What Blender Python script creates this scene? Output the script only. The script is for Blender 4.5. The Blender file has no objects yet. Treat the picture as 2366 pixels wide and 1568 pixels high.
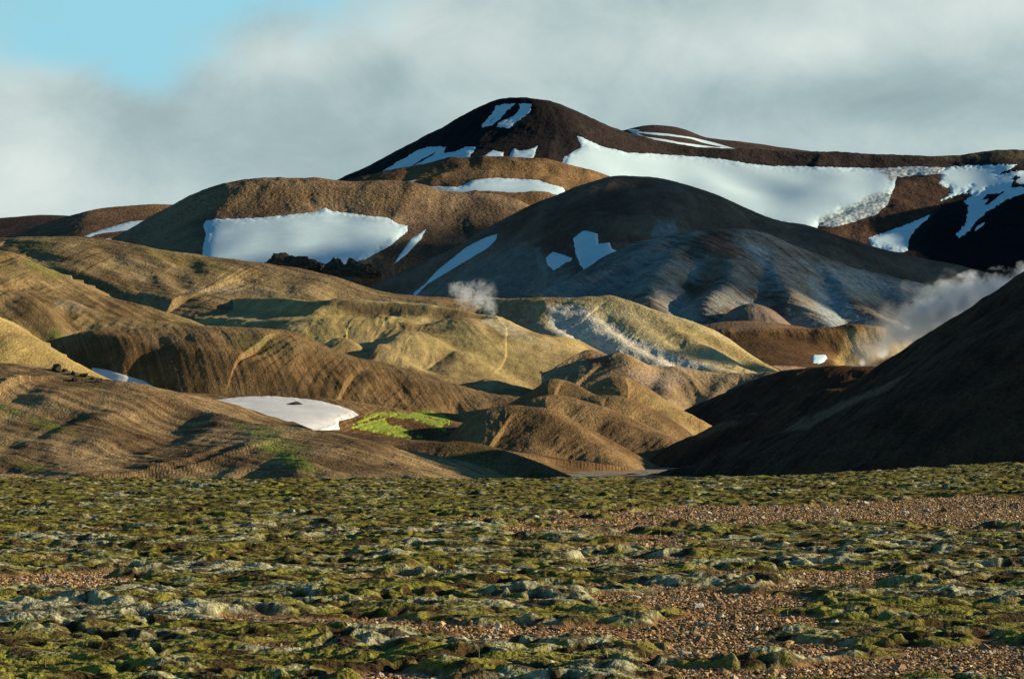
import bpy, math, random
import numpy as np
np.seterr(all='ignore')
SC = bpy.context.scene
COL = SC.collection
random.seed(7)

# ------------------------------------------------------------------ camera, sky, sun, exposure
F = 5563.0            # focal length in photo pixels (photo taken as 2365 x 1568)
CX, HY = 1182.5, 1000.0
cam_d = bpy.data.cameras.new("camera"); cam = bpy.data.objects.new("camera", cam_d); COL.objects.link(cam)
cam.location = (0, 0, 0); cam.rotation_euler = (math.radians(90), 0, 0)
cam_d.sensor_width = 36.0; cam_d.lens = 36.0*F/2365.0
cam_d.shift_y = (HY-784.0)/2365.0
cam_d.clip_start = 0.5; cam_d.clip_end = 60000
SC.camera = cam
SC.view_settings.view_transform = 'Standard'; SC.view_settings.look = 'None'
SC.view_settings.gamma = 1.0; SC.view_settings.exposure = 0.62
SC.render.engine = 'CYCLES'
SC.cycles.use_denoising = True
SC.cycles.max_bounces = 5; SC.cycles.volume_bounces = 2
SC.cycles.volume_step_rate = 2.0; SC.cycles.volume_max_steps = 128

SUN_EL, SUN_AZ = math.radians(14.5), math.radians(86.0)     # azimuth from +Y towards +X
SUNDIR = np.array([math.sin(SUN_AZ)*math.cos(SUN_EL), math.cos(SUN_AZ)*math.cos(SUN_EL), math.sin(SUN_EL)])
sl = bpy.data.lights.new("sun", 'SUN'); sun = bpy.data.objects.new("sun", sl); COL.objects.link(sun)
sl.energy = 5.0; sl.angle = math.radians(0.6); sl.color = (1.0, 0.84, 0.60)
from mathutils import Vector
sun.rotation_euler = Vector(SUNDIR).to_track_quat('Z', 'Y').to_euler()

def nn(nt, typ, **kw):
    n = nt.nodes.new(typ)
    for k, v in kw.items(): setattr(n, k, v)
    return n

def build_world():
    w = bpy.data.worlds.new("World"); SC.world = w; w.use_nodes = True
    nt = w.node_tree; nt.nodes.clear(); L = nt.links.new
    out = nn(nt, 'ShaderNodeOutputWorld'); bg = nn(nt, 'ShaderNodeBackground'); L(bg.outputs[0], out.inputs[0])
    sky = nn(nt, 'ShaderNodeTexSky', sky_type='NISHITA', sun_disc=False, sun_elevation=SUN_EL, sun_rotation=SUN_AZ)
    sky.altitude = 700; sky.dust_density = 0.3; sky.ozone_density = 1.6
    skm = nn(nt, 'ShaderNodeMix', data_type='RGBA', blend_type='MULTIPLY'); skm.inputs[0].default_value = 1
    L(sky.outputs[0], skm.inputs[6]); skm.inputs[7].default_value = (0.023, 0.050, 0.062, 1)
    tc = nn(nt, 'ShaderNodeTexCoord'); sep = nn(nt, 'ShaderNodeSeparateXYZ'); L(tc.outputs['Generated'], sep.inputs[0])
    def M(op, a, b=None, c=None, clamp=False):
        n = nn(nt, 'ShaderNodeMath', operation=op, use_clamp=clamp)
        for i, v in enumerate((a, b, c)):
            if v is None: continue
            if isinstance(v, (int, float)): n.inputs[i].default_value = v
            else: L(v, n.inputs[i])
        return n.outputs[0]
    az = M('ARCTAN2', sep.outputs[0], sep.outputs[1]); el = M('ARCSINE', sep.outputs[2])
    def noise(scale, detail, rough, dist=0.0, lac=2.0, sx=1.0, sz=1.0, off=0.0):
        cb = nn(nt, 'ShaderNodeCombineXYZ'); L(M('MULTIPLY', az, sx), cb.inputs[0]); L(M('MULTIPLY', el, sz), cb.inputs[1]); cb.inputs[2].default_value = off
        n = nn(nt, 'ShaderNodeTexNoise'); L(cb.outputs[0], n.inputs['Vector'])
        n.inputs['Scale'].default_value = scale; n.inputs['Detail'].default_value = detail
        n.inputs['Roughness'].default_value = rough; n.inputs['Distortion'].default_value = dist
        return n.outputs[0]
    def blob(px, py, rx, ry):   # a soft bank of the sky round one direction
        a0 = math.atan((px-CX)/F); e0 = math.atan((HY-py)/F)
        dx = M('DIVIDE', M('SUBTRACT', az, a0), rx/F); dy = M('DIVIDE', M('SUBTRACT', el, e0), ry/F)
        q = M('ADD', M('MULTIPLY', dx, dx), M('MULTIPLY', dy, dy))
        return M('EXPONENT', M('MULTIPLY', q, -1.0))
    n1 = noise(7, 8, 0.58, 0.5, sx=1.0, sz=1.5)
    n2 = noise(19, 9, 0.62, 0.35, sx=1.0, sz=1.5, off=3.3)
    n3 = noise(3.2, 3, 0.5, 0.0, sx=1.0, sz=2.0, off=9.1)
    # clear gap in the cloud
    gap = M('ADD', M('MULTIPLY', blob(340, -40, 500, 170), 1.25), M('MULTIPLY', blob(130, 130, 240, 80), 0.45))
    gap = M('ADD', gap, M('MULTIPLY', blob(330, 190, 120, 60), 0.45))
    gap = M('ADD', gap, M('MULTIPLY', M('SUBTRACT', n2, 0.5), 1.3))
    gap = M('ADD', gap, M('MULTIPLY', M('SUBTRACT', n1, 0.5), 0.7))
    mr = nn(nt, 'ShaderNodeMapRange', interpolation_type='SMOOTHSTEP'); L(gap, mr.inputs[0])
    mr.inputs[1].default_value = 0.15; mr.inputs[2].default_value = 0.98
    gapf = mr.outputs[0]
    # how thick and how bright the cloud is
    br = M('MULTIPLY', M('SUBTRACT', n1, 0.5), .8)
    br = M('ADD', br, M('MULTIPLY', M('SUBTRACT', n2, 0.5), 0.7))
    for (px, py, rx, ry, a) in ((60, 400, 230, 190, .36), (640, 130, 150, 70, .34), (1000, 60, 220, 70, .22), (1850, 110, 240, 70, .42), (2250, 20, 500, 90, .36),
                                (2200, 330, 300, 60, .18), (1300, 160, 420, 130, .12), (80, 160, 180, 60, .22),
                                (700, 330, 380, 110, -.16), (2000, 250, 500, 55, -.20), (1200, 200, 900, 50, -.05), (900, 170, 60, 60, -.16), (330, 300, 100, 80, -.14)):
        br = M('ADD', br, M('MULTIPLY', blob(px, py, rx, ry), a))
    br = M('ADD', br, 0.47, clamp=True)
    ramp = nn(nt, 'ShaderNodeValToRGB'); L(br, ramp.inputs[0])
    cr = ramp.color_ramp; cr.elements[0].position = 0.0; cr.elements[0].color = (0.27, 0.375, 0.40, 1)
    cr.elements[1].position = 1.0; cr.elements[1].color = (0.75, 0.83, 0.79, 1)
    e = cr.elements.new(0.35); e.color = (0.385, 0.51, 0.53, 1)
    e = cr.elements.new(0.62); e.color = (0.54, 0.65, 0.645, 1)
    gapc = nn(nt, 'ShaderNodeRGB'); gapc.outputs[0].default_value = (0.32, 0.67, 0.80, 1)
    mx = nn(nt, 'ShaderNodeMix', data_type='RGBA'); L(gapf, mx.inputs[0]); L(ramp.outputs[0], mx.inputs[6]); L(gapc.outputs[0], mx.inputs[7])
    # the bank of cloud stands over the mountains to the north; elsewhere the sky is open
    fr = M('MULTIPLY', el, 1.0)
    ring = nn(nt, 'ShaderNodeMapRange', interpolation_type='SMOOTHSTEP'); L(M('ABSOLUTE', az), ring.inputs[0])
    ring.inputs[1].default_value = 0.62; ring.inputs[2].default_value = 0.36
    top = nn(nt, 'ShaderNodeMapRange', interpolation_type='SMOOTHSTEP'); L(M('ADD', fr, M('MULTIPLY', M('SUBTRACT', n3, .5), .3)), top.inputs[0])
    top.inputs[1].default_value = 0.38; top.inputs[2].default_value = 0.23
    bank = M('MULTIPLY', ring.outputs[0], top.outputs[0])
    cl = nn(nt, 'ShaderNodeVectorMath', operation='SCALE'); L(mx.outputs[2], cl.inputs[0]); cl.inputs['Scale'].default_value = .635
    mz = nn(nt, 'ShaderNodeMix', data_type='RGBA'); L(bank, mz.inputs[0]); L(skm.outputs[2], mz.inputs[6]); L(cl.outputs[0], mz.inputs[7])
    L(mz.outputs[2], bg.inputs[0]); bg.inputs[1].default_value = 1.0
build_world()

# ------------------------------------------------------------------ numpy noise
def _h(ix, iy, seed):
    n = (ix.astype(np.int64)*374761393 + iy.astype(np.int64)*668265263 + seed*1442695041) & 0xFFFFFFFF
    n = ((n ^ (n >> 13))*1274126177) & 0xFFFFFFFF
    return ((n ^ (n >> 16)) & 0xFFFF)/65535.0
def perlin(x, y, seed=0):
    ix = np.floor(x); iy = np.floor(y); fx = x-ix; fy = y-iy
    u = fx*fx*fx*(fx*(fx*6-15)+10); v = fy*fy*fy*(fy*(fy*6-15)+10)
    def g(a, b):
        t = _h(ix+a, iy+b, seed)*6.2831853
        return np.cos(t)*(fx-a)+np.sin(t)*(fy-b)
    return 1.5*((g(0, 0)*(1-u)+g(1, 0)*u)*(1-v)+(g(0, 1)*(1-u)+g(1, 1)*u)*v)
def fbm(x, y, oct=4, seed=0, gain=.5, ridge=False):
    s = 0; a = 1; t = 0
    for o in range(oct):
        p = perlin(x*2**o+o*17.3, y*2**o-o*9.1, seed+o)
        if ridge: p = 1-2*np.abs(p)
        s = s+a*p; t += a; a *= gain
    return s/t
def cells(x, y, seed=0):       # distance to the nearest jittered point, and the id of its cell
    ix = np.floor(x); iy = np.floor(y); best = np.full(x.shape, 9.0); cid = np.zeros(x.shape)
    for a in (-1, 0, 1):
        for b in (-1, 0, 1):
            px = ix+a+_h(ix+a, iy+b, seed)*.9; py = iy+b+_h(ix+a, iy+b, seed+5)*.9
            d = (px-x)**2+(py-y)**2; m = d < best
            best[m] = d[m]; cid[m] = _h(ix+a, iy+b, seed+9)[m]
    return np.sqrt(best), cid
def sstep(a, b, x):
    t = np.clip((x-a)/(b-a), 0, 1); return t*t*(3-2*t)

# ------------------------------------------------------------------ objects
def tag(o, label=None, cat=None, group=None, kind=None):
    if label: o['label'] = label
    if cat: o['category'] = cat
    if group: o['group'] = group
    if kind: o['kind'] = kind
    return o
def mesh_np(name, V, Q, mat, parent=None, attrs=None, smooth=True):
    me = bpy.data.meshes.new(name); k = Q.shape[1]
    me.vertices.add(len(V)); me.vertices.foreach_set('co', np.ascontiguousarray(V, dtype=np.float32).ravel())
    me.loops.add(Q.size); me.loops.foreach_set('vertex_index', np.ascontiguousarray(Q, dtype=np.int32).ravel())
    me.polygons.add(len(Q)); me.polygons.foreach_set('loop_start', np.arange(0, Q.size, k, dtype=np.int32))
    me.polygons.foreach_set('use_smooth', np.full(len(Q), smooth))
    me.update(calc_edges=True)
    for nm, arr in (attrs or {}).items():
        if arr.shape[1] == 4:
            a = me.attributes.new(nm, 'FLOAT_COLOR', 'POINT'); a.data.foreach_set('color', np.ascontiguousarray(arr, dtype=np.float32).ravel())
        else:
            a = me.attributes.new(nm, 'FLOAT_VECTOR', 'POINT'); a.data.foreach_set('vector', np.ascontiguousarray(arr, dtype=np.float32).ravel())
    me.materials.append(mat)
    o = bpy.data.objects.new(name, me); COL.objects.link(o); o.parent = parent
    return o
def grid_quads(nr, nc):
    i = np.arange(nr*nc).reshape(nr, nc)
    return np.stack([i[:-1, :-1].ravel(), i[:-1, 1:].ravel(), i[1:, 1:].ravel(), i[1:, :-1].ravel()], 1)

# ------------------------------------------------------------------ materials
def soil_mat(name, grain, bump=0.5, streak=1.0, rough=0.95, speck=0.36, sw=1.3):
    """bare ground: the colour of the ground comes with the mesh; grain, stones and rills are added here. grain in metres"""
    m = bpy.data.materials.new(name); m.use_nodes = True; nt = m.node_tree; nt.nodes.clear(); L = nt.links.new
    out = nn(nt, 'ShaderNodeOutputMaterial'); b = nn(nt, 'ShaderNodeBsdfPrincipled'); L(b.outputs[0], out.inputs[0])
    b.inputs['Roughness'].default_value = rough; b.inputs['Specular IOR Level'].default_value = 0.08
    at = nn(nt, 'ShaderNodeAttribute', attribute_name='Col'); rl = nn(nt, 'ShaderNodeAttribute', attribute_name='rill')
    geo = nn(nt, 'ShaderNodeNewGeometry')
    def noise(vec, scale, detail=5, r=.6):
        n = nn(nt, 'ShaderNodeTexNoise'); L(vec, n.inputs['Vector']); n.inputs['Scale'].default_value = scale
        n.inputs['Detail'].default_value = detail; n.inputs['Roughness'].default_value = r; return n.outputs[0]
    def rng(v, a, b_, c, d):
        n = nn(nt, 'ShaderNodeMapRange'); L(v, n.inputs[0])
        for i, q in enumerate((a, b_, c, d)): n.inputs[i+1].default_value = q
        return n.outputs[0]
    def mul(a, b_):
        n = nn(nt, 'ShaderNodeMath', operation='MULTIPLY'); L(a, n.inputs[0])
        if isinstance(b_, float): n.inputs[1].default_value = b_
        else: L(b_, n.inputs[1])
        return n.outputs[0]
    def add(a, b_):
        n = nn(nt, 'ShaderNodeMath', operation='ADD'); L(a, n.inputs[0]); L(b_, n.inputs[1]); return n.outputs[0]
    mp = nn(nt, 'ShaderNodeMapping'); L(rl.outputs['Vector'], mp.inputs[0]); mp.inputs['Scale'].default_value = (1/(grain*sw), 1/(grain*sw*7), 1)
    ns = noise(mp.outputs[0], 1.0, 4, .6)
    mid = noise(geo.outputs['Position'], 1/(grain*12), 5, .62)
    fine = noise(geo.outputs['Position'], 1/(grain*1.6), 3, .6)
    vor = nn(nt, 'ShaderNodeTexVoronoi'); L(geo.outputs['Position'], vor.inputs['Vector']); vor.inputs['Scale'].default_value = 1/(grain*5)
    st = rng(vor.outputs['Distance'], 0.05, 0.20, 1.0, 0.0)
    msk = rng(noise(geo.outputs['Position'], 1/(grain*45), 3, .5), .42, .62, 0.0, 1.0)
    nsm = mul(ns, msk)
    f = mul(rng(mid, .3, .7, .80, 1.2), rng(fine, .3, .7, 1-speck, 1+speck))
    f = mul(f, rng(nsm, 0.0, .7, 1+.10*streak, 1-.16*streak))
    cm = nn(nt, 'ShaderNodeVectorMath', operation='SCALE'); L(at.outputs['Color'], cm.inputs[0]); L(f, cm.inputs['Scale'])
    L(cm.outputs[0], b.inputs['Base Color'])
    h = add(mul(nsm, .38*streak+.001), add(mul(fine, 1.0), mul(mid, .6)))
    h = add(h, mul(st, .6))
    bp = nn(nt, 'ShaderNodeBump'); bp.inputs['Strength'].default_value = bump; bp.inputs['Distance'].default_value = grain*1.5
    L(h, bp.inputs['Height']); L(bp.outputs[0], b.inputs['Normal'])
    return m
def snow_mat(name, scale, col=(.80, .84, .86), dirt=0.0, bump=.15):
    m = bpy.data.materials.new(name); m.use_nodes = True; nt = m.node_tree; L = nt.links.new
    b = nt.nodes['Principled BSDF']; b.inputs['Roughness'].default_value = .7; b.inputs['Specular IOR Level'].default_value = .15
    geo = nn(nt, 'ShaderNodeNewGeometry')
    mp = nn(nt, 'ShaderNodeMapping'); L(geo.outputs['Position'], mp.inputs[0]); mp.inputs['Scale'].default_value = (1/scale, .45/scale, 1/scale)
    n = nn(nt, 'ShaderNodeTexNoise'); L(mp.outputs[0], n.inputs['Vector']); n.inputs['Scale'].default_value = 1; n.inputs['Detail'].default_value = 5; n.inputs['Roughness'].default_value = .6
    n2 = nn(nt, 'ShaderNodeTexNoise'); L(geo.outputs['Position'], n2.inputs['Vector']); n2.inputs['Scale'].default_value = .12/scale; n2.inputs['Detail'].default_value = 6; n2.inputs['Roughness'].default_value = .65
    at = nn(nt, 'ShaderNodeAttribute', attribute_name='Col')
    r = nn(nt, 'ShaderNodeMapRange'); L(n2.outputs[0], r.inputs[0]); r.inputs[1].default_value = .35; r.inputs[2].default_value = .7; r.inputs[3].default_value = 1; r.inputs[4].default_value = 1-dirt
    cm = nn(nt, 'ShaderNodeVectorMath', operation='SCALE'); L(at.outputs['Color'], cm.inputs[0]); L(r.outputs[0], cm.inputs['Scale'])
    L(cm.outputs[0], b.inputs['Base Color'])
    bp = nn(nt, 'ShaderNodeBump'); bp.inputs['Strength'].default_value = bump; bp.inputs['Distance'].default_value = scale*.5
    L(n.outputs[0], bp.inputs['Height']); L(bp.outputs[0], b.inputs['Normal'])
    return m

# ------------------------------------------------------------------ land
def P(x, y, D): return np.array([(x-CX)*D/F, D, (HY-y)*D/F])
def smooth_line(p, n=5):
    p = np.asarray(p, float)
    if len(p) < 3: return p
    q = np.vstack([2*p[0]-p[1], p, 2*p[-1]-p[-2]]); o = []
    for i in range(1, len(q)-2):
        a, b, c, d = q[i-1], q[i], q[i+1], q[i+2]
        for k in range(n):
            t = k/n
            o.append(.5*((2*b)+(c-a)*t+(2*a-5*b+4*c-d)*t*t+(3*b-a-3*c+d)*t**3))
    o.append(p[-1]); return np.array(o)
def spur(pts, D, s, cap=None):
    """a rib that runs down the near side of a hill from distance D at slope s"""
    out = [(pts[0][0], pts[0][1], D)]
    for x, y in pts[1:]:
        p0 = P(*out[-1]); D0 = out[-1][2]; Dn = D0
        best = None
        for dd in np.linspace(0, D0*.25, 400):
            q = P(x, y, D0-dd); drop = p0[2]-q[2]; run = math.hypot(q[0]-p0[0], q[1]-p0[1])
            e = abs(drop-s*run)
            if best is None or e < best[0]: best = (e, D0-dd)
        out.append((x, y, best[1]))
    return out
def R(pts, s=.5, w=8., sr=None, prof=None, ra=0., rw=12., lean=0., k=5):
    return dict(p=smooth_line([P(*q) for q in pts], k), s=s, sr=s if sr is None else sr, w=w, prof=prof, ra=ra, rw=rw, lean=lean)
def ridge_h(r, X, Y, seed):
    p = r['p']; n = len(p)-1
    bd = np.full(X.shape, 1e18); bz = np.zeros(X.shape); bt = np.zeros(X.shape); bs = np.zeros(X.shape)
    acc = 0.
    for i in range(n):
        a, b = p[i], p[i+1]; dx, dy = b[0]-a[0], b[1]-a[1]; L2 = dx*dx+dy*dy+1e-9; L = math.sqrt(L2)
        t = np.clip(((X-a[0])*dx+(Y-a[1])*dy)/L2, 0, 1)
        ex = X-(a[0]+t*dx); ey = Y-(a[1]+t*dy); d = ex*ex+ey*ey
        m = d < bd
        bd[m] = d[m]; bz[m] = (a[2]+t*(b[2]-a[2]))[m]; bt[m] = (acc+t*L)[m]; bs[m] = (dx*ey-dy*ex)[m]
        acc += L
    d = np.sqrt(bd)
    side = .5+.5*np.clip(bs/(d*8*1+1e-6)/8, -1, 1) if False else np.where(bs > 0, 1., 0.)
    s = r['s']+(r['sr']-r['s'])*side
    w = r['w']
    if r['prof']: drop = np.interp(d, [q[0] for q in r['prof']], [q[1] for q in r['prof']])
    else: drop = s*(np.sqrt(d*d+w*w)-w)
    h = bz-drop
    if r['ra']:
        tt = bt+r['lean']*d+perlin(bt/(r['rw']*2), d/(r['rw']*3), seed+3)*r['rw']*.5
        g = .6*fbm(tt/r['rw'], d/(r['rw']*5), 3, seed, .5, True)+.5*fbm(tt/(r['rw']*2.3), d/(r['rw']*2.6), 3, seed+11, .5)
        fo = r['rw']*.20*fbm(tt/(2.2*r['rw']), d/(5*r['rw']), 2, seed+21, .5); h = h+(.75*r['ra']*(g-.2)+fo)*sstep(w*.3, w*1.2+r['rw'], d)
    return h, bt+r['lean']*d, d
def poly_sd(poly, x, y, box=60):
    """signed distance (inside positive) to a traced outline, in photo pixels"""
    poly = np.asarray(poly, float); sd = np.full(x.shape, -999.)
    m = (x > poly[:, 0].min()-box) & (x < poly[:, 0].max()+box) & (y > poly[:, 1].min()-box) & (y < poly[:, 1].max()+box)
    if not m.any(): return sd
    xs, ys = x[m], y[m]; best = np.full(xs.shape, 1e9); ins = np.zeros(xs.shape, bool)
    n = len(poly)
    for i in range(n):
        a, b = poly[i], poly[(i+1) % n]; dx, dy = b-a; L2 = dx*dx+dy*dy+1e-9
        t = np.clip(((xs-a[0])*dx+(ys-a[1])*dy)/L2, 0, 1)
        best = np.minimum(best, (xs-a[0]-t*dx)**2+(ys-a[1]-t*dy)**2)
        c = (a[1] > ys) != (b[1] > ys)
        ins ^= c & (xs < (b[0]-a[0])*(ys-a[1])/(b[1]-a[1]+1e-12)+a[0])
    sd[m] = np.where(ins, 1, -1)*np.sqrt(best)
    return sd
def blur(Z, k):
    for ax in (0, 1):
        p = np.pad(Z, [(k, k) if a == ax else (0, 0) for a in (0, 1)], mode='edge'); c = np.cumsum(p, ax); c = np.insert(c, 0, 0, ax)
        n = Z.shape[ax]; Z = (np.take(c, np.arange(2*k+1, 2*k+1+n), ax)-np.take(c, np.arange(n), ax))/(2*k+1)
    return Z
HILLS = {}
def rows(*seg):
    o = []
    for a, b, n in seg: o.append(np.linspace(a, b, n, endpoint=False))
    o.append([seg[-1][1]]); return np.concatenate(o)
def hill(name, mat, xs, Ds, ridges, kb=3., base=-30., na=1., nw=40., c1=(.3, .2, .1), c2=(.2, .12, .06), cw=None, paints=(), seed=1, kind='structure', fine=0., bumps=(), streak=.0, cuts=(), dirn=(), floors=()):
    nx = int((xs[1]-xs[0])/xs[2])+1
    u = np.linspace(xs[0], xs[1], nx)
    Dg, ug = np.meshgrid(Ds, u, indexing='ij'); X = (ug-CX)*Dg/F; Y = Dg.copy()
    wx = X+perlin(X/(nw*1.5), Y/(nw*1.5), seed+50)*nw*.12
    hs = []; T = np.zeros(X.shape); DD = np.zeros(X.shape); top = np.full(X.shape, -1e9)
    for j, r in enumerate(ridges):
        h, t, d = ridge_h(r, wx, Y, seed*31+j*7)
        hs.append(h); m = h > top; top[m] = h[m]; T[m] = t[m]+j*1000; DD[m] = d[m]
    hs.append(np.full(X.shape, base)); top = np.maximum(top, base)
    Z = top+kb*np.log(sum(np.exp(np.clip((h-top)/kb, -30, 0)) for h in hs))
    Z += na*fbm(X/nw, Y/nw, 5, seed+100, .48)
    for j, (pl, sn, kc, ra, rw) in enumerate(cuts):      # an edge beyond which the ground breaks away steeply on the near side
        p = smooth_line([P(*q) for q in pl]); Zc = np.full(X.shape, 1e9); bd = np.full(X.shape, 1e18); sg = np.ones(X.shape); bt = np.zeros(X.shape); acc = 0
        for i in range(len(p)-1):
            a, b = p[i], p[i+1]; dx, dy = b[0]-a[0], b[1]-a[1]; L2 = dx*dx+dy*dy+1e-9
            t = np.clip(((wx-a[0])*dx+(Y-a[1])*dy)/L2, 0, 1); ex = wx-(a[0]+t*dx); ey = Y-(a[1]+t*dy); d = ex*ex+ey*ey; m = d < bd
            bd[m] = d[m]; Zc[m] = (a[2]+t*(b[2]-a[2]))[m]; sg[m] = np.sign(dx*ey-dy*ex)[m]; bt[m] = (acc+t*math.sqrt(L2))[m]; acc += math.sqrt(L2)
        d = np.sqrt(bd)*sg
        if ra:
            g = fbm(bt/rw, d/(rw*5), 3, seed+600+j, .5, True); d = d+ra*(g-.3)
            DDn = np.where(d < 0, -d, 0); T = np.where(d < 0, bt+5000, T)
        zc = Zc+np.where(d < 0, d*sn, d*1.2)
        zc = blur(blur(zc, 14), 14)
        Z = -kc*np.log(np.exp(np.clip(-(Z-zc)/kc, -40, 0)*1.0)+np.exp(np.clip((Z-zc)/kc, -40, 0)))+np.minimum(Z, zc) if False else np.minimum(Z, zc)-kc*np.log1p(np.exp(-np.abs(Z-zc)/kc))
    for j, r in enumerate(floors):
        h, t, d = ridge_h(r, wx, Y, seed*17+j); h = h+.4*fbm(X/nw, Y/nw, 4, seed+170); Z = np.maximum(Z, h)+.8*np.log1p(np.exp(-np.abs(Z-h)/.8))
    for (ang, ac, al, am) in dirn:
        ca, sa = math.cos(math.radians(ang)), math.sin(math.radians(ang)); al_ = X*ca+Y*sa; ac_ = -X*sa+Y*ca
        g = fbm(ac_/ac+.4*perlin(al_/al, ac_/al, seed+9), al_/al, 4, seed+150, .55); Z += am*g
    if fine: Z += fine*fbm(X/(nw*.08), Y/(nw*.08), 3, seed+140, .6)
    for (bx, by, bD, rx, ry, bh) in bumps:
        p = P(bx, by, bD); Z += bh*np.exp(-(((X-p[0])/rx)**2+((Y-p[1])/ry)**2))
    px = CX+F*X/Y; py = HY-F*Z/Y
    cw = cw or nw*1.5
    n1 = fbm(X/cw, Y/cw, 5, seed+200, .6)*.5+.5
    f = sstep(.3, .7, n1)
    if streak:
        g = fbm(T/(nw*.12), DD/(nw*1.5), 3, seed+33, .6); f = np.clip(f+streak*g, 0, 1)
    for (ang, ac, al, am) in dirn:
        ca, sa = math.cos(math.radians(ang)), math.sin(math.radians(ang)); al_ = X*ca+Y*sa; ac_ = -X*sa+Y*ca
        f = np.clip(f+.9*fbm(ac_/(ac*.45)+.5*perlin(al_/al, ac_/al, seed+9), al_/al, 4, seed+160, .6), 0, 1)
    f = f[..., None]
    C = np.array(c1)*(1-f)+np.array(c2)*f
    wpx = fbm(X/(nw*.35), Y/(nw*.35), 4, seed+300, .6); gn = fbm(X/(nw*.1), Y/(nw*.1), 3, seed+400, .6)
    sk = fbm(T/(nw*.06), DD/(nw*.8), 2, seed+500, .6)
    for (poly, c, st, soft, nz, sm) in paints:
        sd = poly_sd(poly, px, py)+wpx*nz*2
        m = sstep(-soft, soft, sd)*st
        m = m*np.clip(1-sm+sm*(.5+1.6*(gn*.5+sk*.5)), 0, 1)
        m = m[..., None]; C = C*(1-m)+np.array(c)*m
    C4 = np.concatenate([C, np.ones(X.shape+(1,))], -1)
    V = np.stack([X, Y, Z], -1).reshape(-1, 3)
    o = mesh_np(name, V, grid_quads(*X.shape), mat, attrs={'Col': C4.reshape(-1, 4), 'rill': np.stack([T, DD, 0*T], -1).reshape(-1, 3)})
    tag(o, kind=kind)
    HILLS[o.name] = dict(X=X, Y=Y, Z=Z, px=px, py=py, crest=np.argmin(py, 0))
    print(o.name, X.size, 'crest', [int(v) for v in py.min(0)[::max(1, nx//12)]])
    return o
def patch(name, h, polys, mat, thick=2., soft=6., label=None, cat='snow patch', group=None, kind=None, nz=3., nscale=None, holes=(), col=(.68, .86, .90), dirt=(), rough=0., seed=0, front=True, lump=0., single=False):
    """snow or moss that lies on a hill: a sheet over the hill's own surface, thinning to nothing along its outline"""
    H = HILLS[h]; X, Y, Z, px, py = (H[k] for k in ('X', 'Y', 'Z', 'px', 'py'))
    sc = np.median(Y)/F
    sd = np.full(X.shape, -999.)
    for pl in polys: sd = np.maximum(sd, poly_sd(pl, px, py, 20))
    for pl in holes: sd = np.minimum(sd, np.where((q := poly_sd(pl, px, py, 20)) > -900, -q, 999.))
    ns = nscale or 14.
    sd = sd+np.where(sd > -40, 1.5*nz*(fbm(px/ns, py/ns, 5, 900+seed, .7)), 0)
    m = sd > -7
    if front:
        ri = np.arange(X.shape[0])[:, None]; m &= ri <= H['crest'][None, :]+1
    q = grid_quads(*X.shape); keep = m.ravel()[q].any(1); q = q[keep]
    if single:                                     # keep the one large piece only
        sv = sd.ravel(); q = q[(sv[q] > -1.5).any(1)]; par = {}
        def find(a):
            while par.setdefault(a, a) != a: par[a] = par[par[a]]; a = par[a]
            return a
        for f_ in q.tolist():
            r0 = find(f_[0])
            for v_ in f_[1:]: par[find(v_)] = r0
        rt = np.array([find(f_[0]) for f_ in q.tolist()]); u_, n_ = np.unique(rt, return_counts=True); q = q[rt == u_[n_.argmax()]]
    used = np.unique(q); idx = np.full(X.size, -1); idx[used] = np.arange(len(used)); q = idx[q]
    s = sd.ravel()[used]; s = np.clip(s, -9, 999)
    thick = thick*.4; off = np.where(s > 0, thick*(1-np.exp(-s/soft)), s*.5*thick/soft)-.02*thick
    x, y, z = X.ravel()[used], Y.ravel()[used], Z.ravel()[used]
    if True:
        zs = blur(blur(Z, 11), 11).ravel()[used]; w_ = sstep(0, 16, s); z = z+w_*(zs-z)
    if lump: off += lump*fbm(x/(ns*sc), y/(ns*sc), 4, 77+seed, .6)*(s > 0)
    c = np.tile(np.array(list(col)+[1.]), (len(used), 1))
    for (pl, dc, sf) in dirt:
        dsd = poly_sd(pl, px.ravel()[used], py.ravel()[used], 40)
        mm = (sstep(-sf, sf, dsd)*np.clip(.55+1.6*fbm(px.ravel()[used]/7, py.ravel()[used]/5, 4, 31, .65), 0, 1))[:, None]
        c[:, :3] = c[:, :3]*(1-mm)+np.array(dc)*mm
    o = mesh_np(name, np.stack([x, y, z+off], 1), q, mat, attrs={'Col': c})
    return tag(o, label, cat if kind is None else None, group, kind)

# ---- soils
M_far = soil_mat('dark_lava_soil', 3.0, .5, .5)
M_farb = soil_mat('brown_far_soil', 2.0, .6, .6)
M_mid = soil_mat('bare_brown_soil', .7, .45, .8, speck=.4)
M_near = soil_mat('gravelly_soil', .32, .55, .7, speck=.45)
M_front = soil_mat('stony_slope_soil', .20, .65, .5, speck=.5)
M_rill = soil_mat('rilled_clay_soil', .32, .6, 1.0, speck=.45)

LAVA = (.016, .013, .012); LAVA2 = (.035, .023, .017)
UM1 = (.26, .155, .065); UM2 = (.16, .088, .036)
OCH = (.38, .27, .10); OCH2 = (.26, .165, .06)
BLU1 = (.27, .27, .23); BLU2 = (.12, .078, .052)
GREEN = (.13, .15, .02)

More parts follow.
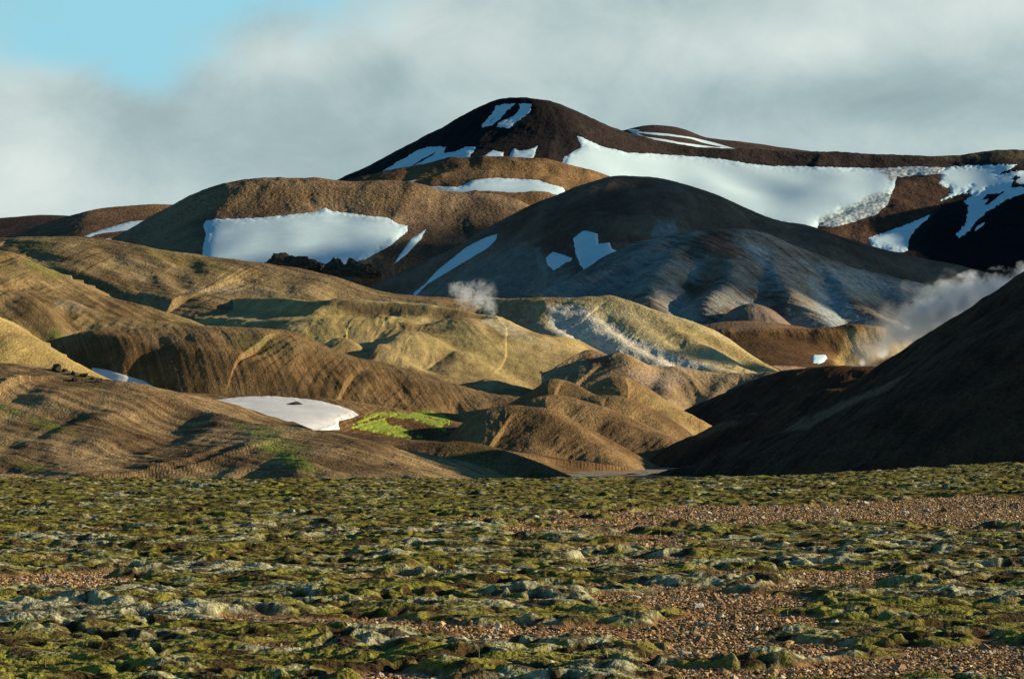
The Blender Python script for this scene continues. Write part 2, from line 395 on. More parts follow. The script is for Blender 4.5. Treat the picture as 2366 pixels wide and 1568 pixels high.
# ---- ground sheet, stream
gx = np.linspace(-9000, 9000, 181); gy = np.concatenate([np.linspace(-3000, 100, 20), np.linspace(118, 700, 120), np.linspace(720, 30000, 60)])
GY, GX = np.meshgrid(gy, gx, indexing='ij'); GZ = -8.2+.25*fbm(GX/60, GY/60, 4, 5)-sstep(2000, 9000, GY)*10
gm = soil_mat('valley_floor_soil', .4, .5, 0.)
tag(mesh_np('ground', np.stack([GX, GY, GZ], -1).reshape(-1, 3), grid_quads(*GX.shape), gm, attrs={'Col': np.tile([.30, .24, .17, 1.], (GX.size, 1))}), kind='structure')

# ---- farthest: dark volcanic mountains
hill('mountain', M_far, (500, 2900, 3.0), rows((3600, 3900, 40), (3900, 4800, 400), (4800, 5200, 30)), [
    R([(300, 640, 4950), (600, 498, 4800), (775, 415, 4730), (850, 385, 4700), (940, 340, 4650), (1030, 295, 4600), (1090, 262, 4560), (1140, 238, 4530), (1180, 231, 4500), (1225, 232, 4480), (1260, 239, 4470), (1310, 259, 4480)], s=.66, w=14, ra=6, rw=40),
    R(spur([(1270, 240), (1300, 265), (1328, 305), (1336, 350), (1318, 400)], 4465, .60), s=.62, sr=.5, w=18, ra=4, rw=30),
    R([(1300, 256, 4505), (1365, 282, 4500), (1440, 306, 4500), (1530, 326, 4500), (1650, 343, 4500), (1760, 351, 4500), (1850, 352, 4500), (1960, 358, 4500), (2090, 357, 4500), (2150, 362, 4500), (2200, 359, 4500), (2260, 350, 4500), (2330, 346, 4500), (2500, 352, 4500), (3000, 400, 4500)],
      prof=[(0, 0), (15, 1.2), (35, 9), (60, 23), (130, 50), (420, 165), (2000, 900)], ra=2.5, rw=40),
    R(spur([(2150, 372), (2120, 440), (2010, 490), (1900, 535)], 4470, .42), s=.45, sr=.5, w=12, ra=4, rw=30),
    R([(2700, 330, 4150), (2500, 395, 4200), (2365, 445, 4250), (2270, 505, 4290), (2190, 565, 4320), (2110, 630, 4340)], s=.6, w=12, ra=5, rw=30),
    ], kb=9, base=-60, na=9, nw=170, c1=(.012, .011, .012), c2=(.026, .019, .017), seed=3, fine=1.2, paints=[
    ([(1300, 262), (1340, 270), (1400, 285), (1600, 330), (1850, 345), (2150, 352), (2365, 340), (2365, 380), (2200, 395), (2100, 392), (1900, 386), (1760, 384), (1500, 356), (1400, 352), (1345, 322), (1300, 270)], (.046, .032, .027), .85, 6, 5, .3),
    ([(2050, 430), (2180, 390), (2200, 460), (2130, 510), (2000, 560), (1880, 545)], (.11, .06, .035), .9, 8, 6, .4),
    ([(2110, 580), (2190, 460), (2300, 455), (2500, 420), (2500, 700), (2100, 660)], (.011, .010, .011), .95, 8, 6, .1),  # face turned from the sun: its shade painted near black
    ([(2140, 350), (2365, 335), (2365, 365), (2150, 372)], (.12, .095, .05), .7, 6, 5, .3)])
hill('mountain', M_far, (1200, 2300, 3.5), rows((4750, 4900, 20), (4900, 5020, 60), (5020, 5500, 20)), [
    R([(1330, 330, 5000), (1450, 297, 5000), (1482, 290, 5000), (1515, 289, 5000), (1560, 296, 5000), (1620, 316, 5000), (1700, 326, 5000), (1790, 338, 5000), (1870, 349, 5000), (1960, 372, 5000), (2100, 420, 5000)], s=.35, w=25)],
    kb=6, na=5, nw=150, c1=(.085, .055, .04), c2=(.05, .035, .03), seed=5)
hill('hill', M_farb, (-500, 700, 3.5), rows((3700, 3850, 20), (3850, 4020, 60), (4020, 4500, 20)), [
    R([(-600, 560, 4000), (-200, 520, 4000), (0, 505, 4000), (60, 500, 4000), (120, 498, 4000), (180, 500, 4000), (260, 515, 4000), (400, 570, 4000)], s=.3, w=30)], na=3, nw=120, c1=(.07, .045, .035), c2=(.035, .025, .02), seed=6)
hill('hill', M_farb, (-200, 800, 3), rows((3200, 3300, 20), (3300, 3520, 100), (3520, 3900, 20)), [
    R([(-60, 580, 3500), (30, 546, 3500), (130, 510, 3500), (180, 496, 3500), (240, 483, 3500), (330, 474, 3500), (400, 473, 3500), (500, 485, 3500), (700, 560, 3500)], s=.33, w=30)],
    na=2.5, nw=90, c1=(.22, .115, .06), c2=(.10, .06, .035), seed=8, fine=.5, paints=[([(200, 480), (400, 465), (400, 490), (300, 505), (180, 515)], (.30, .17, .08), .7, 8, 6, .4)])
hill('hill', M_farb, (600, 1750, 2.6), rows((2900, 3050, 20), (3050, 3330, 200), (3330, 3800, 20)), [
    R([(560, 520, 3300), (760, 432, 3300), (870, 403, 3300), (950, 385, 3300), (1020, 371, 3300), (1100, 363, 3300), (1180, 362, 3300), (1250, 368, 3300), (1320, 383, 3300), (1390, 405, 3300), (1460, 435, 3300), (1600, 520, 3300)],
      prof=[(0, 0), (30, 3), (60, 12), (90, 28), (140, 40), (260, 80), (900, 400)], ra=1.2, rw=20)],
    kb=4, na=2.5, nw=80, c1=(.22, .125, .055), c2=(.09, .052, .028), seed=10, fine=.6, paints=[([(1180, 368), (1390, 400), (1400, 420), (1280, 420), (1000, 405), (900, 425), (980, 400)], (.30, .18, .075), .7, 9, 6, .4)])
hill('hill', M_farb, (100, 1500, 2.4), rows((2200, 2320, 20), (2320, 2620, 300), (2620, 3000, 20)), [
    R([(60, 700, 2600), (180, 620, 2600), (275, 552, 2600), (330, 511, 2600), (400, 471, 2600), (450, 446, 2600), (520, 423, 2600), (600, 413, 2600), (700, 412, 2600), (800, 418, 2600), (880, 417, 2600), (960, 425, 2600), (1060, 447, 2600), (1140, 451, 2600), (1180, 463, 2600), (1228, 482, 2600), (1300, 530, 2600), (1400, 600, 2600)],
      prof=[(0, 0), (20, 2), (45, 12), (75, 30), (110, 48), (200, 82), (400, 180), (900, 450)], ra=.9, rw=14),
    R(spur([(450, 452), (440, 500), (455, 560), (465, 620)], 2590, .62), s=.6, w=12, ra=1.5, rw=10),
    R(spur([(980, 440), (985, 500), (940, 560), (860, 620), (760, 670)], 2590, .55), s=.55, sr=.5, w=14, ra=1, rw=14),
    R(spur([(1150, 456), (1130, 510), (1030, 600), (940, 690)], 2590, .55), s=.5, w=18, ra=1, rw=14)],
    kb=4, base=-30, na=2.5, nw=70, c1=(.27, .18, .10), c2=(.14, .09, .052), seed=12, fine=.5, paints=[
    ([(560, 412), (900, 415), (1000, 440), (900, 480), (760, 470), (500, 490), (480, 440)], (.27, .17, .075), .55, 12, 8, .5),
    ([(940, 520), (1100, 460), (1250, 480), (1000, 690), (780, 690)], (.05, .035, .025), .75, 14, 8, .4)])  # lower right flank: shade painted into the soil colour
# dome in the cloud's shade, and its bleached lower ribs
hill('hill', M_mid, (850, 2700, 2.4), rows((1850, 1960, 20), (1960, 2220, 260), (2220, 2600, 20)), [
    R([(760, 800, 2200), (900, 735, 2200), (984, 664, 2200), (1015, 628, 2200), (1050, 602, 2200), (1078, 578, 2200), (1120, 557, 2200), (1150, 546, 2200), (1228, 482, 2200), (1280, 451, 2200), (1330, 426, 2200), (1400, 409, 2200), (1460, 408, 2200), (1530, 414, 2200), (1600, 431, 2200), (1700, 466, 2200), (1800, 506, 2200), (1880, 525, 2200), (1970, 557, 2200), (2100, 592, 2200), (2180, 608, 2200), (2280, 636, 2200), (2365, 655, 2200), (2800, 720, 2200)],
      s=.55, w=40, ra=1.5, rw=16),
    R(spur([(1270, 470), (1240, 540), (1180, 620), (1100, 700)], 2185, .5), s=.5, w=16, ra=1),
    R(spur([(1480, 520), (1350, 610), (1330, 650), (1250, 700)], 2150, .5), s=.5, w=10, ra=1)],
    kb=4, na=2.5, nw=60, c1=(.23, .145, .095), c2=(.11, .065, .044), seed=14, fine=.5, paints=[
    ([(1020, 640), (1200, 560), (1340, 640), (1400, 690), (900, 700)], BLU1, .75, 25, 12, .5),
    ([(1520, 515), (1560, 510), (1565, 540), (1500, 550)], (.32, .38, .38), .7, 8, 6, .6),
    ([(1228, 570), (1245, 570), (1270, 640), (1255, 640)], (.32, .33, .31), .5, 4, 3, .4)])
hill('hill', M_mid, (1150, 2700, 2.2), rows((1630, 1680, 15), (1680, 1915, 320), (1915, 2100, 15)), [
    R([(1150, 770, 1900), (1250, 700, 1900), (1345, 628, 1900), (1430, 573, 1900), (1540, 546, 1900), (1640, 531, 1900), (1720, 533, 1900), (1800, 561, 1900), (1900, 598, 1900), (2010, 633, 1900), (2180, 668, 1900), (2400, 705, 1900), (2800, 760, 1900)], s=.58, w=25, ra=1.1, rw=16, lean=-.4),
    R(spur([(1560, 545), (1420, 610), (1300, 655), (1150, 690)], 1897, .36), s=.5, w=7, ra=1, rw=9),
    R(spur([(1620, 535), (1540, 610), (1500, 680), (1560, 740)], 1897, .38), s=.52, w=7, ra=1, rw=9),
    R(spur([(1700, 535), (1680, 620), (1640, 680), (1630, 745)], 1897, .38), s=.52, w=8, ra=1.2, rw=9),
    R(spur([(1760, 548), (1800, 640), (1850, 700), (1930, 755)], 1897, .37), s=.5, w=6, ra=1.2, rw=8),
    R(spur([(1880, 590), (1960, 680), (2040, 730), (2120, 790)], 1897, .35), s=.5, w=6, ra=1.2, rw=8),
    R(spur([(2020, 636), (2100, 690), (2250, 770)], 1897, .33), s=.48, w=6, ra=1.2, rw=8)],
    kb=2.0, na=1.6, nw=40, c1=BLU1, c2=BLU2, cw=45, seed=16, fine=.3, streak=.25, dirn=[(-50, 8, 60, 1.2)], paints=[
    ([(1700, 560), (1780, 580), (1960, 700), (2020, 750), (1930, 760), (1800, 660)], (.38, .46, .46), .85, 14, 14, .7),
    ([(1850, 600), (2180, 660), (2150, 700), (1950, 670)], (.30, .40, .41), .8, 16, 12, .7),
    ([(1500, 660), (1560, 640), (1620, 740), (1560, 745)], (.36, .35, .30), .8, 12, 10, .6), ([(1640, 560), (1720, 560), (1660, 660), (1620, 740), (1600, 700)], (.22, .12, .07), .7, 14, 12, .6), ([(1780, 600), (1860, 640), (1900, 750), (1840, 740)], (.30, .20, .11), .7, 10, 10, .6),
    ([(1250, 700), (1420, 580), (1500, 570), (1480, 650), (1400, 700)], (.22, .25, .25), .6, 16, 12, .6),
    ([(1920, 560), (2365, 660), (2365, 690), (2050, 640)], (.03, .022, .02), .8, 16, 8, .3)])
hill('hill', M_mid, (1450, 2100, 2.2), rows((1560, 1600, 10), (1600, 1715, 120), (1715, 1800, 10)), [
    R([(1500, 800, 1700), (1600, 760, 1700), (1660, 738, 1700), (1700, 712, 1700), (1740, 701, 1700), (1785, 715, 1700), (1830, 748, 1700), (1900, 800, 1700)], s=.5, w=8, ra=.6, rw=6)],
    kb=2, na=.6, nw=25, c1=(.26, .19, .14), c2=(.19, .125, .08), seed=18, fine=.15)
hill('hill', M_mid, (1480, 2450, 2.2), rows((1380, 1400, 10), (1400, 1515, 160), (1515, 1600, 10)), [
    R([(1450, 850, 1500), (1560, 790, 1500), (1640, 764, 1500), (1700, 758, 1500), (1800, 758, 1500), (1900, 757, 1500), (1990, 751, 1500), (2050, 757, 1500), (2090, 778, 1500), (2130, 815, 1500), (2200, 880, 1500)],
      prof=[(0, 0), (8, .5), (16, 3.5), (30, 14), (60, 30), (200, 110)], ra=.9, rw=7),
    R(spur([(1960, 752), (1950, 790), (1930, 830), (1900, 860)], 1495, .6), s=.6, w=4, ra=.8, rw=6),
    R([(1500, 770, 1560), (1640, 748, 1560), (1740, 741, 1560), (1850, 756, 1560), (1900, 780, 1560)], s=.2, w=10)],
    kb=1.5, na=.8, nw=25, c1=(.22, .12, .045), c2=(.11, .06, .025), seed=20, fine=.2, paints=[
    ([(1960, 762), (2050, 757), (2120, 800), (2000, 845), (1920, 850)], (.48, .33, .12), .85, 8, 6, .4), ([(1640, 772), (1900, 764), (1900, 850), (1700, 850)], (.10, .05, .022), .6, 10, 8, .4),  # sunlit right half painted lighter, left half painted darker
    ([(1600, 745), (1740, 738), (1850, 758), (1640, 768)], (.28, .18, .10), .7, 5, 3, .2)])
# long lit ridge and the yellow hills
GC = [(-700, 640, 1330), (-300, 570, 1320), (0, 549, 1300), (60, 546, 1300), (130, 546, 1290), (200, 549, 1280), (300, 562, 1270), (470, 590, 1260), (620, 608, 1250), (700, 620, 1240), (780, 640, 1230), (870, 670, 1220), (960, 683, 1210), (1050, 691, 1200), (1130, 715, 1190), (1200, 760, 1180)]
hill('hill', M_mid, (-600, 1400, 2.2), rows((1000, 1040, 10), (1040, 1325, 380), (1325, 1500, 15)), [
    R(GC, prof=[(0, 0), (10, 1.2), (30, 6.5), (60, 15), (100, 27), (200, 58), (400, 120)], ra=.3, rw=14, lean=-.8),
    ], cuts=[([(-400, 560, 1235), (60, 578, 1225), (120, 600, 1212), (150, 634, 1200), (210, 648, 1192), (280, 654, 1182), (330, 668, 1174), (385, 670, 1168), (430, 668, 1165), (500, 672, 1160), (560, 677, 1153), (650, 685, 1142), (760, 695, 1132), (900, 700, 1110), (1100, 700, 1090)], 1.05, 1.2, 4.0, 15)],
    dirn=[(-35, 12, 110, 1.0)],
    kb=1.6, na=1.4, nw=30, c1=(.33, .235, .11), c2=(.15, .10, .048), seed=22, fine=.15, streak=.2, paints=[
    ([(30, 555), (110, 545), (150, 560), (120, 585), (20, 575)], (.13, .13, .03), .7, 14, 12, .8),
    ([(300, 570), (500, 605), (560, 640), (430, 620)], (.16, .15, .03), .6, 10, 9, .8),
    ([(420, 672), (520, 664), (620, 668), (560, 676)], (.42, .36, .26), .7, 6, 5, .6),
    ([(960, 685), (1200, 690), (1200, 705), (1000, 700)], (.34, .19, .07), .6, 6, 4, .3)])
hill('hill', M_mid, (1000, 2000, 2.0), rows((960, 990, 10), (990, 1235, 340), (1235, 1300, 10)), [
    R([(940, 700, 1228), (1040, 690, 1222), (1120, 690, 1212), (1190, 690, 1198), (1250, 689, 1182), (1330, 688, 1172), (1400, 687, 1170), (1435, 691, 1166), (1480, 705, 1160), (1540, 727, 1152), (1600, 746, 1146), (1640, 758, 1142), (1690, 790, 1134), (1750, 830, 1124), (1800, 862, 1115), (1900, 935, 1100)],
      s=.62, w=12, ra=.8, rw=8, lean=-1.0),
    R(spur([(1300, 690), (1262, 706), (1275, 745), (1320, 790), (1400, 830), (1480, 850)], 1170, .36), s=.62, sr=.62, w=4, ra=.9, rw=5, lean=-.7),
    R(spur([(1400, 690), (1450, 735), (1530, 790), (1650, 850)], 1168, .36), s=.45, w=5, ra=.9, rw=5, lean=-.7),
    R(spur([(1490, 712), (1570, 770), (1680, 835), (1760, 862)], 1158, .36), s=.45, w=4, ra=.9, rw=5, lean=-.7),
    R(spur([(1345, 690), (1370, 730), (1430, 785), (1540, 845)], 1170, .35), s=.5, w=4, ra=.8, rw=5, lean=-.7)],
    kb=1.2, na=1.6, nw=24, c1=(.50, .41, .21), c2=(.36, .27, .12), seed=23, fine=.15, streak=.35, paints=[
    ([(1262, 706), (1335, 703), (1395, 742), (1470, 782), (1560, 818), (1670, 854), (1500, 848), (1400, 838), (1320, 803), (1275, 765)], (.66, .60, .47), .95, 7, 3, .25),
    ([(1100, 700), (1230, 700), (1250, 770), (1200, 780)], (.17, .11, .07), .7, 8, 8, .6),
    ([(1200, 745), (1290, 745), (1330, 800), (1240, 790)], (.30, .30, .27), .6, 8, 8, .8),
    ([(1120, 690), (1300, 689), (1280, 702), (1120, 705)], (.36, .21, .08), .6, 6, 4, .3),
    ([(1440, 700), (1700, 800), (1800, 865), (1640, 800), (1500, 740)], (.30, .21, .06), .6, 10, 9, .7)])
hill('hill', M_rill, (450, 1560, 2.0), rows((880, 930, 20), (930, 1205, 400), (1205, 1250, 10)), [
    R([(470, 700, 1200), (560, 690, 1172), (640, 688, 1145), (700, 691, 1122), (763, 695, 1102), (830, 694, 1100), (893, 695, 1100), (963, 700, 1098), (1033, 711, 1095), (1082, 717, 1092), (1146, 731, 1090)],
      prof=[(0, 0), (3, .6), (10, 6.2), (15, 7.6), (36, 10.5), (60, 22), (120, 55)], ra=.8, rw=6),
    R([(1054, 737, 1076), (1100, 738, 1080), (1146, 732, 1088), (1195, 756, 1084), (1244, 780, 1079), (1314, 819, 1071), (1388, 876, 1060), (1450, 935, 1050)], s=.5, w=14, ra=.5, rw=5, lean=-.7),
    R([(990, 785, 1066), (1012, 758, 1066), (1054, 735, 1068), (1086, 739, 1072)], s=.55, w=5, ra=.4, rw=4, lean=-.5),
    R([(832, 832, 1045), (850, 812, 1044), (875, 792, 1042), (920, 769, 1040), (949, 763, 1038), (990, 776, 1034), (1050, 812, 1028)], s=.52, w=7, ra=.5, rw=4, lean=-.4),
    R([(805, 782, 1072), (865, 752, 1070), (905, 760, 1066), (940, 782, 1062)], s=.45, w=4, ra=.2, rw=4),
    R([(722, 820, 1030), (738, 801, 1030), (765, 785, 1030), (790, 781, 1028), (815, 788, 1025), (850, 818, 1020)], s=.55, w=4, ra=.3, rw=3),
    R([(855, 815, 1018), (878, 797, 1018), (900, 812, 1014), (940, 842, 1008), (1000, 868, 1000)], s=.55, w=2.5, ra=.3, rw=3),
    R([(780, 690, 1104), (763, 696, 1100), (735, 716, 1090), (718, 742, 1079), (708, 772, 1066), (700, 810, 1052)], s=.95, sr=.5, w=3.5, ra=.5, rw=4),
    R([(1090, 880, 990), (1130, 872, 988), (1200, 890, 984), (1300, 915, 980)], s=.4, w=3, ra=.3, rw=3)],
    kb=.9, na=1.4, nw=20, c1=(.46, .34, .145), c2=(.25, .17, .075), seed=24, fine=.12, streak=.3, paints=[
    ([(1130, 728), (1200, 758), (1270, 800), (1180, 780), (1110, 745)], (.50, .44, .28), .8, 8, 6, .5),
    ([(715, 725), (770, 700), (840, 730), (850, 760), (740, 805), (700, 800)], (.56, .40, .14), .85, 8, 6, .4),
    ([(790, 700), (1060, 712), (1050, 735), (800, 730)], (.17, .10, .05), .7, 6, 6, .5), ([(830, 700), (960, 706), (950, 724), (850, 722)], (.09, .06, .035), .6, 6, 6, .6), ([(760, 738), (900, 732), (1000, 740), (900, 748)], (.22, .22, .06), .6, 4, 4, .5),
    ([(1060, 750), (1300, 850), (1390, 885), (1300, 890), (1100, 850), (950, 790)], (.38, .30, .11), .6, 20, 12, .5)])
hill('hill', M_mid, (1250, 1950, 2.0), rows((800, 830, 10), (830, 990, 200), (990, 1010, 5)), [
    R([(1290, 850, 985), (1350, 808, 980), (1400, 822, 975), (1500, 842, 970), (1600, 855, 968), (1700, 864, 965), (1790, 861, 960), (1850, 875, 960), (1950, 910, 960)], s=.42, w=6, ra=.8, rw=7, lean=-.5),
    R([(1370, 830, 962), (1430, 815, 960), (1460, 840, 950), (1500, 900, 940), (1540, 950, 930)], s=.5, w=4, ra=.5, rw=4),
    R(spur([(1700, 866), (1650, 900), (1630, 940)], 962, .3), s=.6, w=3),
    R(spur([(1560, 850), (1530, 890), (1545, 950)], 968, .28), s=.6, w=3, ra=.4, rw=4),
    R(spur([(1790, 861), (1740, 890), (1720, 925)], 958, .3), s=.6, w=3)],
    kb=1.2, na=1.0, nw=22, c1=(.40, .28, .15), c2=(.27, .18, .09), seed=26, fine=.12, paints=[
    ([(1330, 800), (1400, 815), (1420, 850), (1360, 850)], (.16, .07, .04), .8, 8, 6, .4),
    ([(1440, 850), (1600, 860), (1550, 900), (1460, 900)], (.42, .30, .22), .6, 14, 8, .4)])
# left hills
hill('hill', M_near, (-500, 650, 2.0), rows((680, 720, 15), (720, 925, 330), (925, 980, 8)), [
    R([(-700, 500, 940), (-300, 540, 930), (0, 580, 920), (60, 600, 915), (130, 627, 910), (180, 655, 905), (250, 681, 900), (330, 706, 895), (400, 729, 890), (460, 749, 885), (540, 790, 880)],
      prof=[(0, 0), (5, .8), (20, 5), (40, 9), (60, 16), (90, 32), (200, 100)], ra=.3, rw=5),
    R([(-400, 600, 860), (-100, 645, 860), (0, 667, 860), (40, 672, 858), (90, 705, 850), (140, 755, 840), (190, 800, 830)], s=.55, w=4, ra=.35, rw=3, lean=.3),
    R([(60, 672, 872), (150, 690, 868), (230, 722, 862), (330, 738, 858), (430, 745, 855), (500, 770, 850)], s=.5, w=5, ra=.4, rw=3)],
    kb=.8, na=1.1, nw=18, dirn=[(-40, 5, 50, .5)], c1=(.32, .22, .095), c2=(.14, .088, .04), seed=28, fine=.1, paints=[
    ([(60, 590), (120, 610), (150, 640), (110, 640), (50, 610)], (.13, .17, .025), .8, 9, 7, .8),
    ([(-200, 560), (0, 570), (100, 640), (0, 660), (-200, 650)], (.17, .14, .055), .5, 14, 9, .7),
    ([(112, 765), (135, 765), (140, 778), (120, 780)], (.14, .22, .02), .8, 4, 3, .4),
    ([(120, 690), (200, 700), (190, 720), (130, 710)], (.30, .27, .22), .5, 5, 5, .8)])
hill('hill', M_near, (-500, 500, 2.0), rows((540, 570, 10), (570, 665, 170), (665, 700, 6)), [
    R([(-700, 500, 670), (-300, 640, 660), (-60, 712, 655), (0, 737, 652), (60, 775, 648), (130, 817, 644), (200, 852, 640), (260, 888, 636), (340, 940, 630)], s=.45, w=6, ra=.25, rw=3)],
    kb=.8, na=.7, nw=18, c1=(.42, .31, .11), c2=(.31, .21, .08), seed=30, fine=.1)
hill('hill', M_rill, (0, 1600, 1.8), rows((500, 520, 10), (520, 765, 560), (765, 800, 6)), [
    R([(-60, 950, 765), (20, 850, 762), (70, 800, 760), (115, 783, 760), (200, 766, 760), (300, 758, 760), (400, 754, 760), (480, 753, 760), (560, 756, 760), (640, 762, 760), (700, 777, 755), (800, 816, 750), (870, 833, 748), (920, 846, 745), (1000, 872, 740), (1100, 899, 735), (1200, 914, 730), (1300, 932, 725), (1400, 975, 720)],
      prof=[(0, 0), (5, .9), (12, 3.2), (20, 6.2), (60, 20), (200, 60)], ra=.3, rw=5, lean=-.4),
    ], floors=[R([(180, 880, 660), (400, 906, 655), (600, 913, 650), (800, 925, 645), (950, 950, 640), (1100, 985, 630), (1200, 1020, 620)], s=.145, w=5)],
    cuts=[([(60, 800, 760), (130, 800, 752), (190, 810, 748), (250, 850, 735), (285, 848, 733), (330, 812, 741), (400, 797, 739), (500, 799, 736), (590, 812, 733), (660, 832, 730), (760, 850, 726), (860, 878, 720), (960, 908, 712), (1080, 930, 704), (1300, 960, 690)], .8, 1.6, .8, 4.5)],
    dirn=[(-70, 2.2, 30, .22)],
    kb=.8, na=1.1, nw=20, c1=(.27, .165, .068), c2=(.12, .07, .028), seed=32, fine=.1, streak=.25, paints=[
    ([(300, 756), (560, 755), (800, 815), (860, 835), (700, 815), (600, 800), (480, 792), (340, 800)], (.24, .17, .085), .6, 14, 8, .4),
    ([(530, 775), (600, 768), (640, 790), (700, 812), (600, 815), (560, 800)], (.10, .12, .03), .7, 9, 9, .9),
    ([(860, 835), (1200, 912), (1300, 935), (1100, 935), (950, 880)], (.22, .15, .075), .7, 12, 8, .4),
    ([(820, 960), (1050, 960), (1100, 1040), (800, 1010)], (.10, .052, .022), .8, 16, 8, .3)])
# knolls in the middle
MK = dict(c1=(.29, .185, .08), c2=(.13, .078, .035), fine=.08, kb=.7, na=.9, nw=14)
hill('hill', M_rill, (1300, 1900, 1.8), rows((680, 700, 6), (700, 765, 150), (765, 790, 5)), [
    R([(1340, 915, 760), (1385, 884, 760), (1430, 869, 760), (1475, 880, 760), (1540, 930, 755), (1570, 975, 750), (1640, 1040, 745)], s=.55, w=5, ra=.6, rw=3)], kb=.7, na=.6, nw=16, c1=(.34, .24, .10), c2=(.22, .14, .06), seed=34, fine=.08, streak=.3)
hill('hill', M_rill, (1120, 1700, 1.8), rows((640, 660, 6), (660, 715, 130), (715, 740, 5)), [
    R([(1150, 950, 710), (1225, 905, 710), (1270, 877, 710), (1312, 881, 710), (1370, 906, 705), (1440, 935, 700), (1520, 990, 695)], s=.55, w=3, ra=.4, rw=3)], kb=.7, na=.6, nw=16, c1=(.27, .18, .075), c2=(.16, .10, .045), seed=36, fine=.08, streak=.3)
hill('hill', M_near, (1220, 1800, 1.8), rows((590, 610, 6), (610, 665, 140), (665, 690, 5)), [
    R([(1280, 960, 660), (1345, 924, 660), (1400, 914, 660), (1450, 918, 658), (1500, 943, 655), (1545, 983, 650), (1600, 1040, 645)], s=.55, w=5, ra=.4, rw=4)], seed=38, **MK)
hill('hill', M_near, (1100, 1800, 1.8), rows((540, 560, 6), (560, 625, 160), (625, 650, 5)), [
    R([(1160, 970, 620), (1218, 928, 620), (1270, 912, 620), (1340, 925, 617), (1420, 951, 612), (1500, 985, 606), (1565, 1018, 600), (1650, 1080, 595)], s=.5, w=5, ra=.5, rw=3),
    R(spur([(1250, 920), (1290, 960), (1360, 1010), (1450, 1070)], 616, .5), s=.5, w=3)], seed=40, **MK)
hill('hill', M_rill, (1000, 1720, 1.8), rows((470, 490, 6), (490, 565, 220), (565, 590, 5)), [
    R([(1030, 1010, 560), (1085, 967, 560), (1130, 946, 560), (1190, 936, 560), (1235, 944, 558), (1290, 970, 553), (1380, 1022, 545), (1450, 1075, 535), (1500, 1112, 530)], s=.6, w=5, ra=.7, rw=2.5),
    R(spur([(1240, 946), (1220, 1000), (1250, 1060), (1300, 1110)], 557, .5), s=.55, w=4, ra=.5, rw=2.5)], seed=42, **MK)
# apron and mound near the plain
hill('hill', M_near, (400, 1500, 1.8), rows((330, 350, 6), (350, 530, 330), (530, 560, 5)), [
    R([(400, 960, 520), (600, 985, 520), (700, 993, 520), (780, 995, 520), (900, 1010, 515), (1000, 1020, 510), (1080, 1040, 500), (1200, 1080, 490)], s=.12, w=4),
    R([(790, 1085, 430), (840, 1048, 430), (900, 1031, 430), (1000, 1021, 430), (1100, 1024, 428), (1180, 1047, 424), (1240, 1072, 420), (1300, 1104, 415), (1340, 1130, 410)], s=.45, w=4, ra=.5, rw=4),
    R(spur([(1080, 1022), (1070, 1060), (1100, 1110)], 428, .4), s=.5, w=3),
    R([(1180, 1120, 400), (1220, 1085, 400), (1242, 1071, 400), (1270, 1085, 399), (1330, 1120, 395)], s=.5, w=1.5)],
    kb=.6, na=.5, nw=14, c1=(.22, .13, .055), c2=(.10, .058, .026), seed=44, fine=.06, paints=[
    ([(1010, 1020), (1130, 1030), (1250, 1100), (1050, 1100)], (.13, .11, .03), .5, 12, 9, .7)])
# near left slope
hill('hill', M_front, (-500, 1300, 1.7), rows((235, 250, 8), (250, 400, 470), (400, 430, 6)), [
    R([(-700, 740, 420), (-300, 800, 400), (0, 837, 385), (50, 842, 382), (110, 851, 380), (190, 857, 378), (240, 870, 375), (300, 888, 370), (350, 905, 366), (400, 922, 362), (450, 937, 358), (530, 962, 352), (600, 981, 347), (680, 990, 343), (750, 1003, 338), (830, 1040, 330), (900, 1071, 322), (1000, 1108, 312), (1080, 1140, 305)],
      prof=[(0, 0), (3, .4), (12, 2.0), (40, 8.0), (90, 21), (200, 60)], ra=.08, rw=4, lean=-.5),
    R([(-300, 1060, 290), (0, 1090, 285), (80, 1106, 283), (160, 1130, 280)], s=.3, w=2)],
    kb=.6, na=1.1, nw=18, c1=(.36, .245, .115), c2=(.13, .08, .038), cw=14, seed=46, fine=.05, streak=.0, dirn=[(-38, 2.8, 45, .34)], bumps=[(410, 925, 352, 5, 9, -1.6), (120, 960, 360, 20, 8, 1.0), (700, 1060, 322, 10, 8, .8)], paints=[
    ([(540, 975), (640, 990), (720, 1040), (640, 1035), (560, 1000)], (.13, .17, .035), .9, 10, 9, .7),
    ([(580, 1020), (660, 1035), (740, 1085), (700, 1090), (620, 1050)], (.20, .25, .03), .9, 9, 8, .5),
    ([(20, 950), (100, 965), (180, 1000), (120, 1000)], (.16, .20, .03), .8, 8, 8, .7), ([(-20, 930), (60, 950), (50, 965), (-20, 955)], (.14, .17, .03), .8, 6, 7, .8), ([(40, 1070), (110, 1078), (100, 1090), (50, 1085)], (.16, .20, .03), .8, 5, 5, .7), ([(300, 880), (460, 945), (470, 965), (380, 940)], (.17, .09, .04), .7, 8, 5, .3),
    ([(120, 850), (240, 870), (260, 900), (150, 890)], (.09, .085, .03), .6, 8, 6, .6)])
